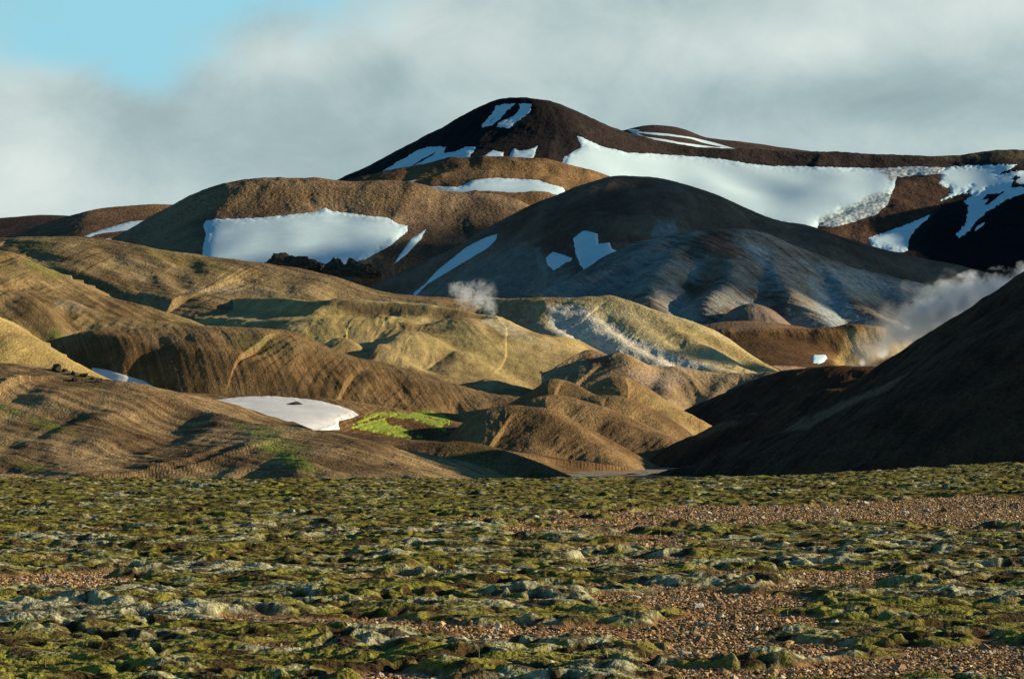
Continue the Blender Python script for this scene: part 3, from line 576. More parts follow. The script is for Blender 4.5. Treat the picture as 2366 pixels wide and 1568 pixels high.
# right: steep slopes turned away from the sun
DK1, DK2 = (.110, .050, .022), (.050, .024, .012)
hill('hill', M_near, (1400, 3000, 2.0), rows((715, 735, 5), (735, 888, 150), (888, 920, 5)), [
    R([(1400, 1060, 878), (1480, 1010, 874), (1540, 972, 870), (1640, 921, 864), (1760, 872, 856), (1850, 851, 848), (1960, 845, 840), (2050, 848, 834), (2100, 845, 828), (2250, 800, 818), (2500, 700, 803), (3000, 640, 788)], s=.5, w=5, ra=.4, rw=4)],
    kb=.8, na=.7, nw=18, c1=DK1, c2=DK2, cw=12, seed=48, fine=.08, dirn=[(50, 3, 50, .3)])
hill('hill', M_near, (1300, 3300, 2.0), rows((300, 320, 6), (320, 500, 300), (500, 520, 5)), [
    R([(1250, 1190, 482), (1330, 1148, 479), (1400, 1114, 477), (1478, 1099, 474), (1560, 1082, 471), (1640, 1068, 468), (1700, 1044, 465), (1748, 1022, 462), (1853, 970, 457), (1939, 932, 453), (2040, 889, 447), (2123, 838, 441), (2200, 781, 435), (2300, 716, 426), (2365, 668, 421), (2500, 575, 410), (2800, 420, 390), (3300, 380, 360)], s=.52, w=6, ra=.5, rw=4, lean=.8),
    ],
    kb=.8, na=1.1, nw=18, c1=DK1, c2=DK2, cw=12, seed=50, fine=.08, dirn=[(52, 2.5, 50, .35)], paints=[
    ([(1800, 1000), (1853, 968), (1939, 930), (2040, 888), (2100, 860), (2050, 900), (1950, 942), (1860, 990)], (.30, .17, .08), .8, 4, 4, .5)])  # sunlit strip along the crest, painted into the colour

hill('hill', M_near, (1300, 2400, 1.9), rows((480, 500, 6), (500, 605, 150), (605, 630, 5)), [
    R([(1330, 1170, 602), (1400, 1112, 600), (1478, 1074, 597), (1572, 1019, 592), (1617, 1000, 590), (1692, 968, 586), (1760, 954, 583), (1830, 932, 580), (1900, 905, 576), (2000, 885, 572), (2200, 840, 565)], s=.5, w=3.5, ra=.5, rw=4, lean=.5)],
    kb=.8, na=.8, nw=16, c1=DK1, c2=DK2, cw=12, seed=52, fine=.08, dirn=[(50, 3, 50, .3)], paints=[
    ([(1600, 1006), (1690, 968), (1710, 975), (1620, 1012)], (.22, .12, .05), .7, 4, 4, .4)])  # thin lit edge of this ridge, painted as lighter soil
# ------------------------------------------------------------------ snow
def za(k, x0, y0):
    return lambda pts: [(x0+k*a, y0+k*b) for a, b in pts]
Z1 = za(.3535, 739, 184.8); Z2 = za(.3771, 1478, 231); Z3 = za(.3535, 0, 388); Z4 = za(.3514, 646.7, 628.2); Z5 = za(.3535, 0, 785.2); Z6 = za(.3748, 1478, 600.5)
S_far = snow_mat('old_snow_far', 6., dirt=.06, bump=.03)
S_mid = snow_mat('old_snow', 2.5, dirt=.14, bump=.03)
S_near = snow_mat('grainy_old_snow', .8, dirt=.22, bump=.03)
DIRT = (.20, .17, .14)
patch('snow_patch', 'mountain', [[(1147, 243), (1191, 240), (1168, 259), (1149, 280), (1135, 291), (1110, 294), (1123, 279), (1138, 261)]], S_far, 3, 4, 'left one of the two snow streaks just under the dark summit', group='snow streaks under the summit', nz=4.5, nscale=7, seed=1)
patch('snow_patch', 'mountain', [[(1199, 240), (1229, 241), (1223, 261), (1202, 275), (1177, 296), (1146, 293), (1154, 280), (1181, 273), (1202, 252)]], S_far, 3, 4, 'right one of the two snow streaks just under the dark summit', group='snow streaks under the summit', nz=4.5, nscale=7, seed=2)
patch('snow_patch', 'mountain', [[(872, 402), (923, 372), (965, 347), (994, 339), (1029, 340), (1025, 354), (1047, 351), (1075, 340), (1103, 339), (1085, 362), (1085, 390), (900, 430)]], S_far, 5, 6, 'ragged shaded snow along the lower left flank of the dark mountain', nz=4, nscale=8, seed=3)
patch('snow_patch', 'mountain', [[(1118, 360), (1138, 347), (1163, 353), (1163, 375), (1118, 375)]], S_far, 3, 4, 'smallest snow scrap at the dark mountain foot, above the brown dome', nz=3, nscale=6, seed=4)
patch('snow_patch', 'mountain', [[(1177, 360), (1186, 342), (1199, 349), (1227, 344), (1241, 337), (1229, 375), (1180, 375)]], S_far, 3, 4, 'fringed snow scrap at the dark mountain foot beside the smallest scrap', nz=3, nscale=6, seed=5)
patch('snow_patch', 'mountain', [[(1331, 312), (1343, 340), (1305, 362), (1292, 390), (1297, 430), (1500, 450), (1700, 500), (1870, 545), (1893, 518), (1949, 491), (2006, 472), (2051, 468), (2066, 431), (2070, 410), (2110, 406), (2170, 402), (2185, 388), (2119, 384), (2025, 389), (1855, 385), (1791, 384), (1723, 378), (1667, 367), (1591, 361), (1499, 355), (1449, 353), (1425, 346), (1393, 340), (1361, 326)],
    [(1893, 523), (1893, 514), (1949, 491), (2006, 465), (2055, 453), (2051, 472), (2025, 495), (1968, 514), (1930, 524)]], S_far, 9, 10,
    'broad white snowfield below the long dark ridge, largest of all', nz=2.5, nscale=10, seed=6, dirt=[
    ([(1885, 530), (1893, 508), (1949, 484), (2006, 458), (2062, 440), (2060, 472), (2025, 500), (1968, 520)], DIRT, 5), ([(2010, 386), (2200, 380), (2190, 408), (2060, 420)], DIRT, 5)])
patch('snow_patch', 'mountain', [Z2([(1830, 440), (1890, 410), (2100, 400), (2310, 395), (2280, 418), (2190, 458), (2352, 430), (2800, 380), (2800, 470), (2352, 575), (2250, 610), (2130, 680), (2060, 740), (2020, 800), (1955, 848), (1940, 825), (2000, 750), (2012, 650), (1985, 620), (2040, 580), (2000, 570), (2020, 555), (1930, 590), (1840, 620), (1905, 570), (1900, 550), (1830, 510), (1855, 460)])], S_far, 6, 6,
    'ragged snowfield with a dripping tongue on the far right mountain', nz=5, nscale=9, seed=7, holes=[Z2([(2095, 610), (2130, 575), (2170, 575), (2235, 560), (2150, 630), (2110, 645), (2130, 610)])])
patch('snow_patch', 'mountain', [Z2([(2048, 806), (2062, 775), (2118, 743), (2100, 772)])], S_far, 3, 3, 'thin snow sliver right of the dripping snow tongue', nz=1, nscale=6, seed=8)
patch('snow_patch', 'mountain', [Z2([(1400, 845), (1530, 800), (1640, 760), (1780, 702), (1750, 740), (1690, 790), (1660, 830), (1645, 870), (1640, 925), (1550, 940), (1420, 900)])], S_far, 5, 5, 'wedge of snow in the gully below the right mountain', nz=3, nscale=8, seed=9)
patch('snow_patch', 'mountain.001', [[(1446, 298), (1478, 301), (1470, 304), (1540, 309), (1600, 318), (1650, 330), (1704, 346), (1650, 345), (1560, 339), (1490, 322), (1460, 307)]], S_far, 4, 3, 'long thin strip of bright snow behind the upper ridge', nz=.4, nscale=8, seed=10)
patch('snow_patch', 'hill.001', [Z3([(540, 447), (700, 392), (850, 352), (960, 338), (930, 420), (830, 520), (600, 520)])], S_mid, 4, 5, 'slanting snow strip on the small orange hill at far left', nz=1.5, seed=11)
patch('snow_patch', 'hill.002', [Z1([(610, 684), (670, 690), (700, 693), (900, 700), (950, 680), (1000, 655), (1130, 640), (1250, 645), (1420, 655), (1590, 705), (1620, 770), (1550, 860), (1390, 900), (1000, 860), (800, 780)])], S_mid, 6, 7, 'white snow lying under the round brown dome below the summit', nz=2, seed=12)
patch('snow_patch', 'hill.002', [Z1([(562, 662), (630, 654), (600, 668)])], S_mid, 2, 3, 'tiny snow fleck left of the snow under the brown dome', nz=.5, seed=13)
patch('snow_patch', 'hill.003', [Z3([(1320, 700), (1325, 520), (1345, 440), (1330, 380), (1345, 345), (1400, 335), (1600, 330), (1800, 318), (2050, 290), (2130, 258), (2180, 285)])+Z1([(200, 870), (340, 890), (440, 900), (520, 945), (575, 950), (570, 990), (450, 1090), (300, 1170), (260, 1180), (180, 1215), (100, 1300), (-100, 1330), (-380, 1280)])], S_mid, 6, 8, 'big rippled snowfield filling the bowl of the left brown hill', nz=2.5, seed=14)
patch('snow_patch', 'hill.003', [Z1([(697, 972), (668, 1018), (664, 1034), (560, 1145), (480, 1205), (515, 1150), (595, 1040)])], S_mid, 3, 4, 'narrow snow streak in the gully right of the big snow bowl', nz=1, seed=15)
patch('snow_patch', 'hill.004', [Z1([(1160, 1005), (1150, 1045), (1100, 1095), (950, 1185), (850, 1245), (700, 1335), (620, 1420), (600, 1400), (690, 1330), (760, 1250), (860, 1170), (960, 1090), (1080, 1030)])], S_mid, 3, 4, 'long curved snow streak down the left edge of the dark dome', nz=1, seed=16)
patch('snow_patch', 'hill.004', [Z1([(1655, 1035), (1720, 985), (1760, 990), (1815, 1005), (1820, 1070), (1895, 1060), (1905, 1100), (1975, 1135), (1880, 1200), (1740, 1260), (1700, 1210), (1670, 1130)])], S_mid, 4, 5, 'jagged heart shaped snow patch on the shaded dark dome', nz=2, nscale=9, seed=17)
patch('snow_patch', 'hill.004', [Z1([(1475, 1165), (1520, 1122), (1600, 1145), (1650, 1165), (1640, 1185), (1610, 1190), (1530, 1245), (1490, 1210)])], S_mid, 4, 5, 'small jagged snow patch left of the heart shaped one', nz=2, nscale=9, seed=18)
patch('snow_patch', 'hill.004', [Z2([(895, 893), (1000, 938), (1108, 978), (1060, 977), (950, 932)])], S_mid, 2, 3, 'hair thin snow line on the right shoulder of the dark dome', nz=.5, seed=19)
patch('snow_patch', 'hill.007', [Z6([(1056, 602), (1072, 584), (1142, 583), (1155, 605), (1135, 630), (1100, 641), (1065, 634)])], S_near, 2.5, 5, 'small isolated round snow patch at the foot of the brown mound on the right', nz=1, seed=20)
patch('snow_patch', 'hill.014', [Z5([(1190, 388), (1350, 395), (1450, 385), (1600, 368), (1750, 365), (1900, 375), (2080, 395), (2220, 430), (2300, 460), (2345, 490), (2300, 510), (2215, 530), (2210, 555), (2222, 583), (2150, 590), (1950, 640), (1700, 640), (1500, 590), (1390, 520), (1200, 440)])], S_near, 1.6, 6, 'nearest and whitest snow patch, in the hollow behind the left slope', nz=1.2, seed=21, col=(.84, .82, .78))
patch('snow_patch', 'hill.014', [Z5([(600, 180), (700, 195), (850, 240), (950, 270), (1000, 303), (1020, 360), (900, 340), (760, 290), (600, 240)])], S_near, 1.2, 4, 'thin snow strip behind the dark lava blocks on the left', nz=.2, seed=22, col=(.84, .82, .78))
# ------------------------------------------------------------------ bright moss on the slopes
def moss_mat(name, g, size):
    m = soil_mat(name, size, .9, 0., .9, .45); return m
MG = soil_mat('bright_wet_moss', .2, .5, 0., .9, .5)
LIME = (.27, .32, .045)
patch('moss_patch', 'hill.014', [Z4([(470, 1015), (600, 925), (740, 915), (860, 930), (940, 905), (1100, 950), (1135, 985), (1110, 1008), (1060, 995), (1085, 1042), (1000, 1012), (900, 975), (750, 950), (640, 950), (560, 985)]),
    Z4([(460, 1022), (560, 985), (690, 958), (700, 985), (740, 1010), (800, 1010), (850, 1060), (862, 1088), (760, 1082), (640, 1060)]), Z4([(865, 1052), (940, 1088), (900, 1092)])], MG, .35, 4, kind='stuff', nz=8, nscale=9, seed=31, col=LIME)

# ------------------------------------------------------------------ moss plain in front
def plain_z(X, Y):
    z = -2.2+.10*fbm(X/9, Y/14, 3, 700)
    z += .72*sstep(4, 27, X)**1.3*sstep(40, 112, Y)
    return z-np.maximum(Y-112, 0)**1.5*.035
def gravel_amount(X, Y):
    x = CX+F*X/Y; g = 1.5*fbm(X/3.2, Y/2.4, 4, 710, .55)-.36
    def bl(px, py, rx, ry, a):
        D = F*2.2/(py-HY); cx = (px-CX)*D/F; D1 = F*2.2/(py-ry-HY); D2 = F*2.2/(py+ry-HY)
        return a*np.exp(-((X-cx)/(rx*D/F))**2-((Y-D)/(.5*(D1-D2)))**2)
    for q in ((1900, 1188, 520, 22, 1.6), (2300, 1175, 300, 24, 1.2), (1350, 1215, 220, 16, .9), (1500, 1255, 190, 16, .8), (1780, 1330, 260, 16, .6), (1680, 1395, 260, 34, 1.3), (1900, 1265, 200, 10, .4), (1250, 1475, 330, 24, 1.1),
              (1750, 1500, 200, 28, 1.0), (2300, 1530, 250, 30, 1.0), (2000, 1560, 400, 20, .7), (180, 1345, 190, 30, 1.0), (100, 1300, 120, 14, .5), (900, 1565, 200, 18, 1.0), (560, 1440, 200, 10, .7), (700, 1500, 200, 8, .4), (260, 1215, 80, 14, .5), (1300, 1350, 160, 12, .5),
              (600, 1290, 600, 30, -.35), (900, 1160, 700, 30, -.6), (2150, 1400, 300, 36, -.7), (700, 1520, 600, 30, -.4), (1000, 1390, 250, 40, -.6), (300, 1450, 500, 40, -.5), (2000, 1250, 260, 24, -.5), (1900, 1140, 500, 16, -.7)):
        g = g+bl(*q)
    return g
def build_plain():
    Ys = [13.0]
    while Ys[-1] < 113.5: Ys.append(Ys[-1]+min(.10, max(.028, Ys[-1]*.00115)))
    Ys = np.concatenate([Ys, np.linspace(114, 145, 60)])
    u = np.arange(-800, 3200, 2.4)
    Y, U = np.meshgrid(Ys, u, indexing='ij'); X = (U-CX)*Y/F
    print('plain', X.shape)
    g = gravel_amount(X, Y)
    wx, wy = X+.12*perlin(X/.5, Y/.5, 720), Y+.12*perlin(X/.5, Y/.5, 721)
    m = sstep(.08, -.22, g+.10*fbm(X/.35, Y/.35, 2, 722))            # 1 on moss
    big = fbm(X/3.0, Y/2.6, 3, 740)
    q = lambda v: 1-(1-np.clip(np.abs(v), 0, 1))**2.2
    b1 = q(perlin(wx/1.25, wy/.95, 730)); b2 = q(perlin(wx/.42+5, wy/.34, 731)); b3 = np.abs(perlin(X/.11, Y/.11, 732))
    pres = .25+.9*sstep(-.25, .35, fbm(X/1.7, Y/1.4, 2, 733))
    hum = sstep(.0, .6, perlin(wx/1.5, wy/1.2, 734))
    h = m*(.03+.065*b1*pres+.065*hum+.045*b2*(.4+pres)+.014*b3+.06*big)
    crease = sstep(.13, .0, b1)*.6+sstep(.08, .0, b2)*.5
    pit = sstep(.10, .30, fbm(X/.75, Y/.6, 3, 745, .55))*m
    h = h-.10*pit
    h += (.008*fbm(X/.08, Y/.08, 3, 750, .6)+.006*fbm(X/.022, Y/.022, 2, 755))*(m*.9+.1)*sstep(125, 30, Y)
    Z = plain_z(X, Y)+h
    n1 = fbm(X/1.7, Y/1.7, 4, 760, .6); n2 = fbm(X/.3, Y/.3, 3, 765, .6); n3 = fbm(X/.7, Y/.5, 3, 770, .6)
    green = np.array([.225, .205, .035]); pale = np.array([.41, .39, .23]); olive = np.array([.12, .085, .024]); peat_shade = np.array([.040, .022, .011]); soil = np.array([.25, .14, .058])
    far = sstep(45, 75, Y)
    n5 = fbm(X/.06, Y/.06, 3, 777, .65); a = sstep(-.02, .50, 1.1*fbm(X/3.4, Y/3.0, 3, 761)+.9*n1+.6*n2+.65*n5+.0-.24*far+.45*(b1*pres-.3))[..., None]
    b = sstep(-.1, .45, n3+.3*n2+.8*fbm(X/2.6, Y/2.2, 3, 771))[..., None]
    C = green*(1-b)+olive*b; C = C*(1-a)+pale*a
    p = np.clip(pit*1.0+.7*crease+.9*sstep(.0, .2, fbm(X/.5, Y/.4, 3, 775, .6)), 0, 1)[..., None]*.95  # pits and creases darkened: peat colour, partly shade painted in for depth
    C = C*(1-p)+peat_shade*p
    mm = sstep(.15, .6, m)[..., None]; C = soil*(1-mm)+C*mm
    C4 = np.concatenate([C, np.ones(X.shape+(1,))], -1).reshape(-1, 4)
    mat = soil_mat('woolly_moss', .03, .8, 0., .95, .45)
    b = mat.node_tree.nodes['Principled BSDF']
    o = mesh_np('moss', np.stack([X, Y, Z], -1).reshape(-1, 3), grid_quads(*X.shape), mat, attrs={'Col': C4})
    tag(o, kind='stuff')
    return X, Y, Z, g
def build_margin():
    X, Y = np.meshgrid(np.arange(-75, 75, .3), np.concatenate([np.arange(-25, 113, .3), np.arange(113, 150, 1.5)])); Ys = np.maximum(Y, 14.)
    g = 1.5*fbm(X/3.2, Y/2.4, 4, 710, .55)-.33; m = sstep(.08, -.22, g)
    g2 = gravel_amount(X, Ys); m = np.where(Y > 14, sstep(.08, -.22, g2), m)
    hum = sstep(.0, .6, perlin(X/1.5, Y/1.2, 734)); h = m*(.03+.07*hum+.06*fbm(X/3.0, Y/2.6, 3, 740)+.05*np.abs(perlin(X/1.25, Y/.95, 730)))
    a = sstep(-.1, .5, fbm(X/.9, Y/.9, 4, 760, .7))[..., None]; b = sstep(-.1, .4, fbm(X/.7, Y/.5, 3, 770, .7))[..., None]
    C = np.array([.24, .225, .035])*(1-b)+np.array([.06, .035, .016])*b; C = C*(1-a)+np.array([.36, .34, .19])*a; mm = sstep(.15, .6, m)[..., None]; C = np.array([.26, .14, .065])*(1-mm)+C*mm
    tag(mesh_np('plain', np.stack([X, Y, plain_z(X, np.maximum(Y, 0))+h-.07], -1).reshape(-1, 3), grid_quads(*X.shape), bpy.data.materials['woolly_moss'], attrs={'Col': np.concatenate([C, np.ones(X.shape+(1,))], -1).reshape(-1, 4)}), kind='structure')
PX, PY, PZ, PG = build_plain(); build_margin()

# stones -------------------------------------------------------------------
def stone_mat(name, tint, var=.35, scale=14.):
    m = bpy.data.materials.new(name); m.use_nodes = True; nt = m.node_tree; L = nt.links.new
    b = nt.nodes['Principled BSDF']; b.inputs['Roughness'].default_value = .85; b.inputs['Specular IOR Level'].default_value = .2
    at = nn(nt, 'ShaderNodeAttribute', attribute_name='Col'); geo = nn(nt, 'ShaderNodeNewGeometry')
    n = nn(nt, 'ShaderNodeTexNoise'); L(geo.outputs['Position'], n.inputs['Vector']); n.inputs['Scale'].default_value = scale; n.inputs['Detail'].default_value = 6; n.inputs['Roughness'].default_value = .65
    r = nn(nt, 'ShaderNodeMapRange'); L(n.outputs[0], r.inputs[0]); r.inputs[1].default_value = .3; r.inputs[2].default_value = .7; r.inputs[3].default_value = 1-var; r.inputs[4].default_value = 1+var
    cm = nn(nt, 'ShaderNodeVectorMath', operation='SCALE'); L(at.outputs['Color'], cm.inputs[0]); L(r.outputs[0], cm.inputs['Scale']); L(cm.outputs[0], b.inputs['Base Color'])
    bp = nn(nt, 'ShaderNodeBump'); bp.inputs['Strength'].default_value = .7; bp.inputs['Distance'].default_value = .25/scale; L(n.outputs[0], bp.inputs['Height']); L(bp.outputs[0], b.inputs['Normal'])
    return m
def ico(sub):
    import bmesh
    bm = bmesh.new(); bmesh.ops.create_icosphere(bm, subdivisions=sub, radius=1.0)
    v = np.array([q.co[:] for q in bm.verts]); f = np.array([[q.index for q in t.verts] for t in bm.faces]); bm.free(); return v, f
rng = np.random.default_rng(11)
SV1, SF1 = ico(1); SV3, SF3 = ico(4)
def rock_shape(seed, planes=9, rough=.10):
    r = np.random.default_rng(seed); v = SV3.copy()
    for k in range(planes):                       # knock facets off a ball
        n = r.normal(size=3); n /= np.linalg.norm(n); c = r.uniform(.45, .8)
        d = v@n; m = d > c; v[m] -= np.outer(d[m]-c, n)
    a = np.arctan2(v[:, 1], v[:, 0]); s = 1+rough*(fbm(v[:, 0]*2+seed, v[:, 1]*2+v[:, 2], 4, seed, .6)+.7*fbm(v[:, 2]*2+seed, v[:, 0]*2-v[:, 1], 4, seed+3, .6))
    return v*s[:, None]
GRV = stone_mat('angular_gravel', None, .3, 25.)
def build_gravel(n=95000):
    # more stones near the camera, all on the open gravel
    pick_r = rng.random(n*4); Yc = 15*(112/15)**(pick_r**.75); U = rng.uniform(-300, 2700, n*4); Xc = (U-CX)*Yc/F
    g = gravel_amount(Xc, Yc); ok = g+.10*rng.normal(size=len(g)) > -.02; Xc, Yc, g = Xc[ok][:n], Yc[ok][:n], g[ok][:n]
    n = len(Xc); Zc = plain_z(Xc, Yc)
    s = .006+.017*rng.random(n)**3+Yc*.00022*(.6+.8*rng.random(n))
    s *= np.where(rng.random(n) < .02, 2.0, 1)
    nv = len(SV1); V = np.repeat(SV1[None], n, 0)*(1+.28*rng.normal(size=(n, nv, 1)).clip(-1.4, 1.4))
    sc = s[:, None, None]*np.stack([.8+.6*rng.random(n), .8+.6*rng.random(n), .5+.4*rng.random(n)], 1)[:, None, :]
    V = V*sc; a = rng.uniform(0, 6.28, n); ca, sa = np.cos(a)[:, None], np.sin(a)[:, None]
    x = V[..., 0]*ca-V[..., 1]*sa; y = V[..., 0]*sa+V[..., 1]*ca
    V = np.stack([x+Xc[:, None], y+Yc[:, None], V[..., 2]+(Zc+s*.25)[:, None]], -1).reshape(-1, 3)
    Q = (SF1[None]+np.arange(n)[:, None, None]*nv).reshape(-1, 3)
    pal = np.array([[.40, .23, .09], [.26, .14, .055], [.48, .31, .14], [.12, .065, .03], [.44, .36, .24], [.27, .15, .06]])
    c = pal[rng.integers(0, 6, n)]*(.7+.6*rng.random((n, 1)))
    c = np.concatenate([np.repeat(c, nv, 0), np.ones((n*nv, 1))], 1)
    tag(mesh_np('gravel', V, Q, GRV, attrs={'Col': c}, smooth=False), kind='stuff')
build_gravel()

# air: unseen clouds, shaped and set towards the sun to shade dome and hills -------------------------------
def cloud_body(c, r, seed, lump=.28):
    v = SV3.copy(); rr = 1+lump*(fbm(v[:, 0]*2.2+seed, v[:, 1]*2.2+v[:, 2]*1.3, 5, seed, .6)+fbm(v[:, 2]*2.5+seed, v[:, 0]*2-v[:, 1], 5, seed+7, .6))
    return v*rr[:, None]*np.array(r)+np.array(c)
def cloud(parts, seed):
    V, Q, k = [], [], 0
    for i, (P0, t, r) in enumerate(parts):
        V.append(cloud_body(np.array(P0)+SUNDIR*t, r, seed+i)); Q.append(SF3+k); k += len(SV3)
    m = bpy.data.materials.get('shade_cloud') or bpy.data.materials.new('shade_cloud'); m.use_nodes = True
    m.node_tree.nodes['Principled BSDF'].inputs['Base Color'].default_value = (.85, .87, .9, 1); m.node_tree.nodes['Principled BSDF'].inputs['Roughness'].default_value = 1
    m.node_tree.nodes['Principled BSDF'].inputs['Alpha'].default_value = .66
    tag(mesh_np('cloud', np.vstack(V), np.vstack(Q), m), kind='structure')
cloud([((250, 2070, 118), 2700, (420, 300, 110)), ((60, 2260, 125), 2750, (330, 240, 80)), ((420, 1960, -10), 2650, (360, 190, 80)), ((20, 2500, 160), 2800, (150, 150, 58)), ((30, 3150, 222), 3000, (150, 140, 52))], 5)

# ------------------------------------------------------------------ rocks
def on_hill(h, x, y):
    H = HILLS[h]; ri = np.arange(H['X'].shape[0])[:, None]; d = (H['px']-x)**2+(H['py']-y)**2
    d = np.where(ri <= H['crest'][None, :]+2, d, 1e12); i = np.argmin(d)
    return np.array([H['X'].flat[i], H['Y'].flat[i], H['Z'].flat[i]])
M_CLIFF = stone_mat('fluted_cliff_rock', None, .5, .25); M_LAVA = stone_mat('rough_dark_lava', None, .4, 2.5); M_ROCK = stone_mat('weathered_brown_rock', None, .35, 9.)
def rock(name, p, r, seed, col, mat, label=None, cat='rock', group=None, sink=.25, planes=9, rough=.12, yaw=None, fl=(1, 1, 1), vv=None):
    v = (rock_shape(seed, planes, rough) if vv is None else vv)*np.array([r*fl[0], r*fl[1], r*fl[2]]); a = (seed*1.7) if yaw is None else yaw
    ca, sa = math.cos(a), math.sin(a); v = np.stack([v[:, 0]*ca-v[:, 1]*sa, v[:, 0]*sa+v[:, 1]*ca, v[:, 2]], 1)
    v[:, 2] += r*fl[2]*(1-2*sink)*.8
    o = mesh_np(name, v, SF3, mat, attrs={'Col': np.tile(list(col)+[1.], (len(v), 1))}, smooth=False)
    o.location = p; return tag(o, label, cat, group)
LVC = (.050, .036, .028)
for i, (x, y, r, fl, lab) in enumerate([
    (129, 849, 12, (1.1, 1, .95), 'largest and topmost dark lava block on the left slope crest'),
    (150, 853, 8, (1.2, 1, .7), 'lava block touching the right side of the largest one'),
    (170, 859, 8, (1.2, 1, .8), 'middle lava block of the row on the left slope crest'),
    (176, 874, 9, (1.3, 1, .7), 'lowest lava block, downhill below the row on the crest'),
    (194, 864, 10, (1.3, 1, .7), 'wide dark lava block right of the middle one'),
    (228, 876, 9, (1.3, 1, .8), 'rightmost lava block of the row, beside the thin snow strip'),
    (212, 871, 5, (1.2, 1, .7), 'smallest lava block wedged between the two rightmost ones')]):
    p = on_hill('hill.021', x, y+6); rock('lava_block', p, r*p[1]/F, 40+i, LVC, M_LAVA, lab, 'lava block', 'lava blocks on the left slope crest', .3, 7, .42, fl=fl)
for i, (x, y, rx, rz, lab) in enumerate([
    (672, 620, 70, 38, 'broad fluted dark outcrop at the lower edge of the big snow bowl'),
    (716, 628, 22, 18, 'small dark outcrop hump right of the broad fluted one'),
    (768, 632, 30, 34, 'rounded dark outcrop cutting the snow tongue at its right'),
    (826, 632, 44, 30, 'dark outcrop furthest right below the big snow bowl')]):
    p = on_hill('hill.003', x, y); k = p[1]/F
    rock('rock_outcrop', p, 1.0, 60+i, (.085, .058, .042), M_CLIFF, lab, 'rock outcrop', 'dark outcrops under the big snow bowl', .5, 4, .55, yaw=0, fl=(rx*k, rx*k*.55, rz*k))
H_ = HILLS['hill.014']; p = on_hill('hill.014', 682, 938); i_ = np.argmin((H_['X']-p[0])**2+(H_['Y']-p[1])**2); p[2] = blur(blur(H_['Z'], 11), 11).flat[i_]+.62
rock('boulder', p, 16*p[1]/F, 71, (.03, .026, .022), M_ROCK, 'flat dark boulder lying alone on the nearest snow patch', 'boulder', None, .45, fl=(1.35, .9, .42), yaw=0)
p = on_hill('hill.011', 83, 603); rock('boulder', p, 5*p[1]/F, 72, (.42, .36, .28), M_ROCK, 'pale boulder above the bright green moss at far left', 'boulder', None, .3)
def scatter(h, n, box, rr, col, label, group, seed):
    H = HILLS[h]; r = np.random.default_rng(seed); px, py = H['px'], H['py']; ri = np.arange(px.shape[0])[:, None]
    ok = np.flatnonzero(((px > box[0]) & (px < box[2]) & (py > box[1]) & (py < box[3]) & (ri < H['crest'][None, :]-3)).ravel())
    src = []
    for k in range(6):
        b = rock('boulder', (0, 0, 0), 1.0, seed*10+k, np.array(col)*(.8+.5*r.random()), M_ROCK, label, 'boulder', group, .35, 8, .14, fl=(1, .9, .7), vv=None); src.append(b)
    for j in range(n):
        i = r.choice(ok); o = src[j] if j < 6 else src[r.integers(6)].copy()
        if j >= 6: COL.objects.link(o)
        s_ = rr[0]+(rr[1]-rr[0])*r.random()**3; o.scale = (s_, s_, s_); o.rotation_euler = (0, 0, r.uniform(0, 6.28))
        o.location = (H['X'].flat[i], H['Y'].flat[i], H['Z'].flat[i])
scatter('hill.021', 70, (0, 870, 1000, 1100), (.07, .26), (.20, .14, .10), 'small weathered boulder lying on the near left slope', 'boulders on the near left slope', 5)
scatter('hill.014', 70, (270, 780, 1200, 950), (.10, .40), (.13, .09, .065), 'small dark boulder on the rounded brown hill behind the nearest snow', 'boulders on the rounded brown hill', 6)
scatter('hill.020', 26, (700, 1000, 1340, 1110), (.09, .30), (.16, .11, .08), 'small boulder on the low mound just behind the moss plain', 'boulders on the low mound', 7)
# stones on the plain
def on_plain(x, y):
    D = F*2.2/(y-HY); X = (x-CX)*D/F; return (X, D, float(plain_z(np.array([X]), np.array([D]))[0]))
for i, (x, y, r, c, lab) in enumerate([
    (241, 1386, 9, (.50, .46, .40), 'pale round stone sitting in the moss at the left'),
    (520, 1520, 8, (.46, .38, .28), 'pale stone in a gravel gap at the lower left of the plain'),
    (620, 1478, 10, (.50, .40, .28), 'tan angular stone on the small gravel gap left of centre'),
    (1148, 1448, 11, (.48, .46, .42), 'pale grey stone at the left end of the central gravel patch'),
    (1232, 1470, 12, (.06, .045, .035), 'dark angular stone on the central gravel patch'),
    (1600, 1464, 13, (.10, .07, .05), 'dark brown stone right of the central gravel patch'),
    (1690, 1452, 11, (.07, .05, .04), 'blackish stone on the gravel right of centre'),
    (1742, 1452, 11, (.52, .46, .38), 'pale stone beside the blackish one on the gravel'),
    (1926, 1443, 12, (.55, .49, .40), 'whitish angular stone between the two long moss cushions'),
    (1806, 1568, 11, (.56, .50, .42), 'pale rounded stone at the bottom edge right of centre'),
    (2240, 1566, 16, (.40, .33, .28), 'largest pinkish stone at the bottom right corner'),
    (2348, 1180, 9, (.34, .20, .11), 'rust brown rock on the upper gravel band at far right'),
    (2180, 1186, 9, (.20, .12, .07), 'dark rust rock on the upper gravel band'),
    (1560, 1204, 7, (.36, .22, .12), 'rust brown rock at the left end of the upper gravel band'),
    (1490, 1262, 8, (.52, .42, .28), 'light tan stone on the second gravel band')]):
    p = on_plain(x, y); rock('stone', p, r*p[1]/F, 100+i, c, M_ROCK, lab, 'stone', None, .3, 8, .12)
SR = np.random.default_rng(21); protos = []
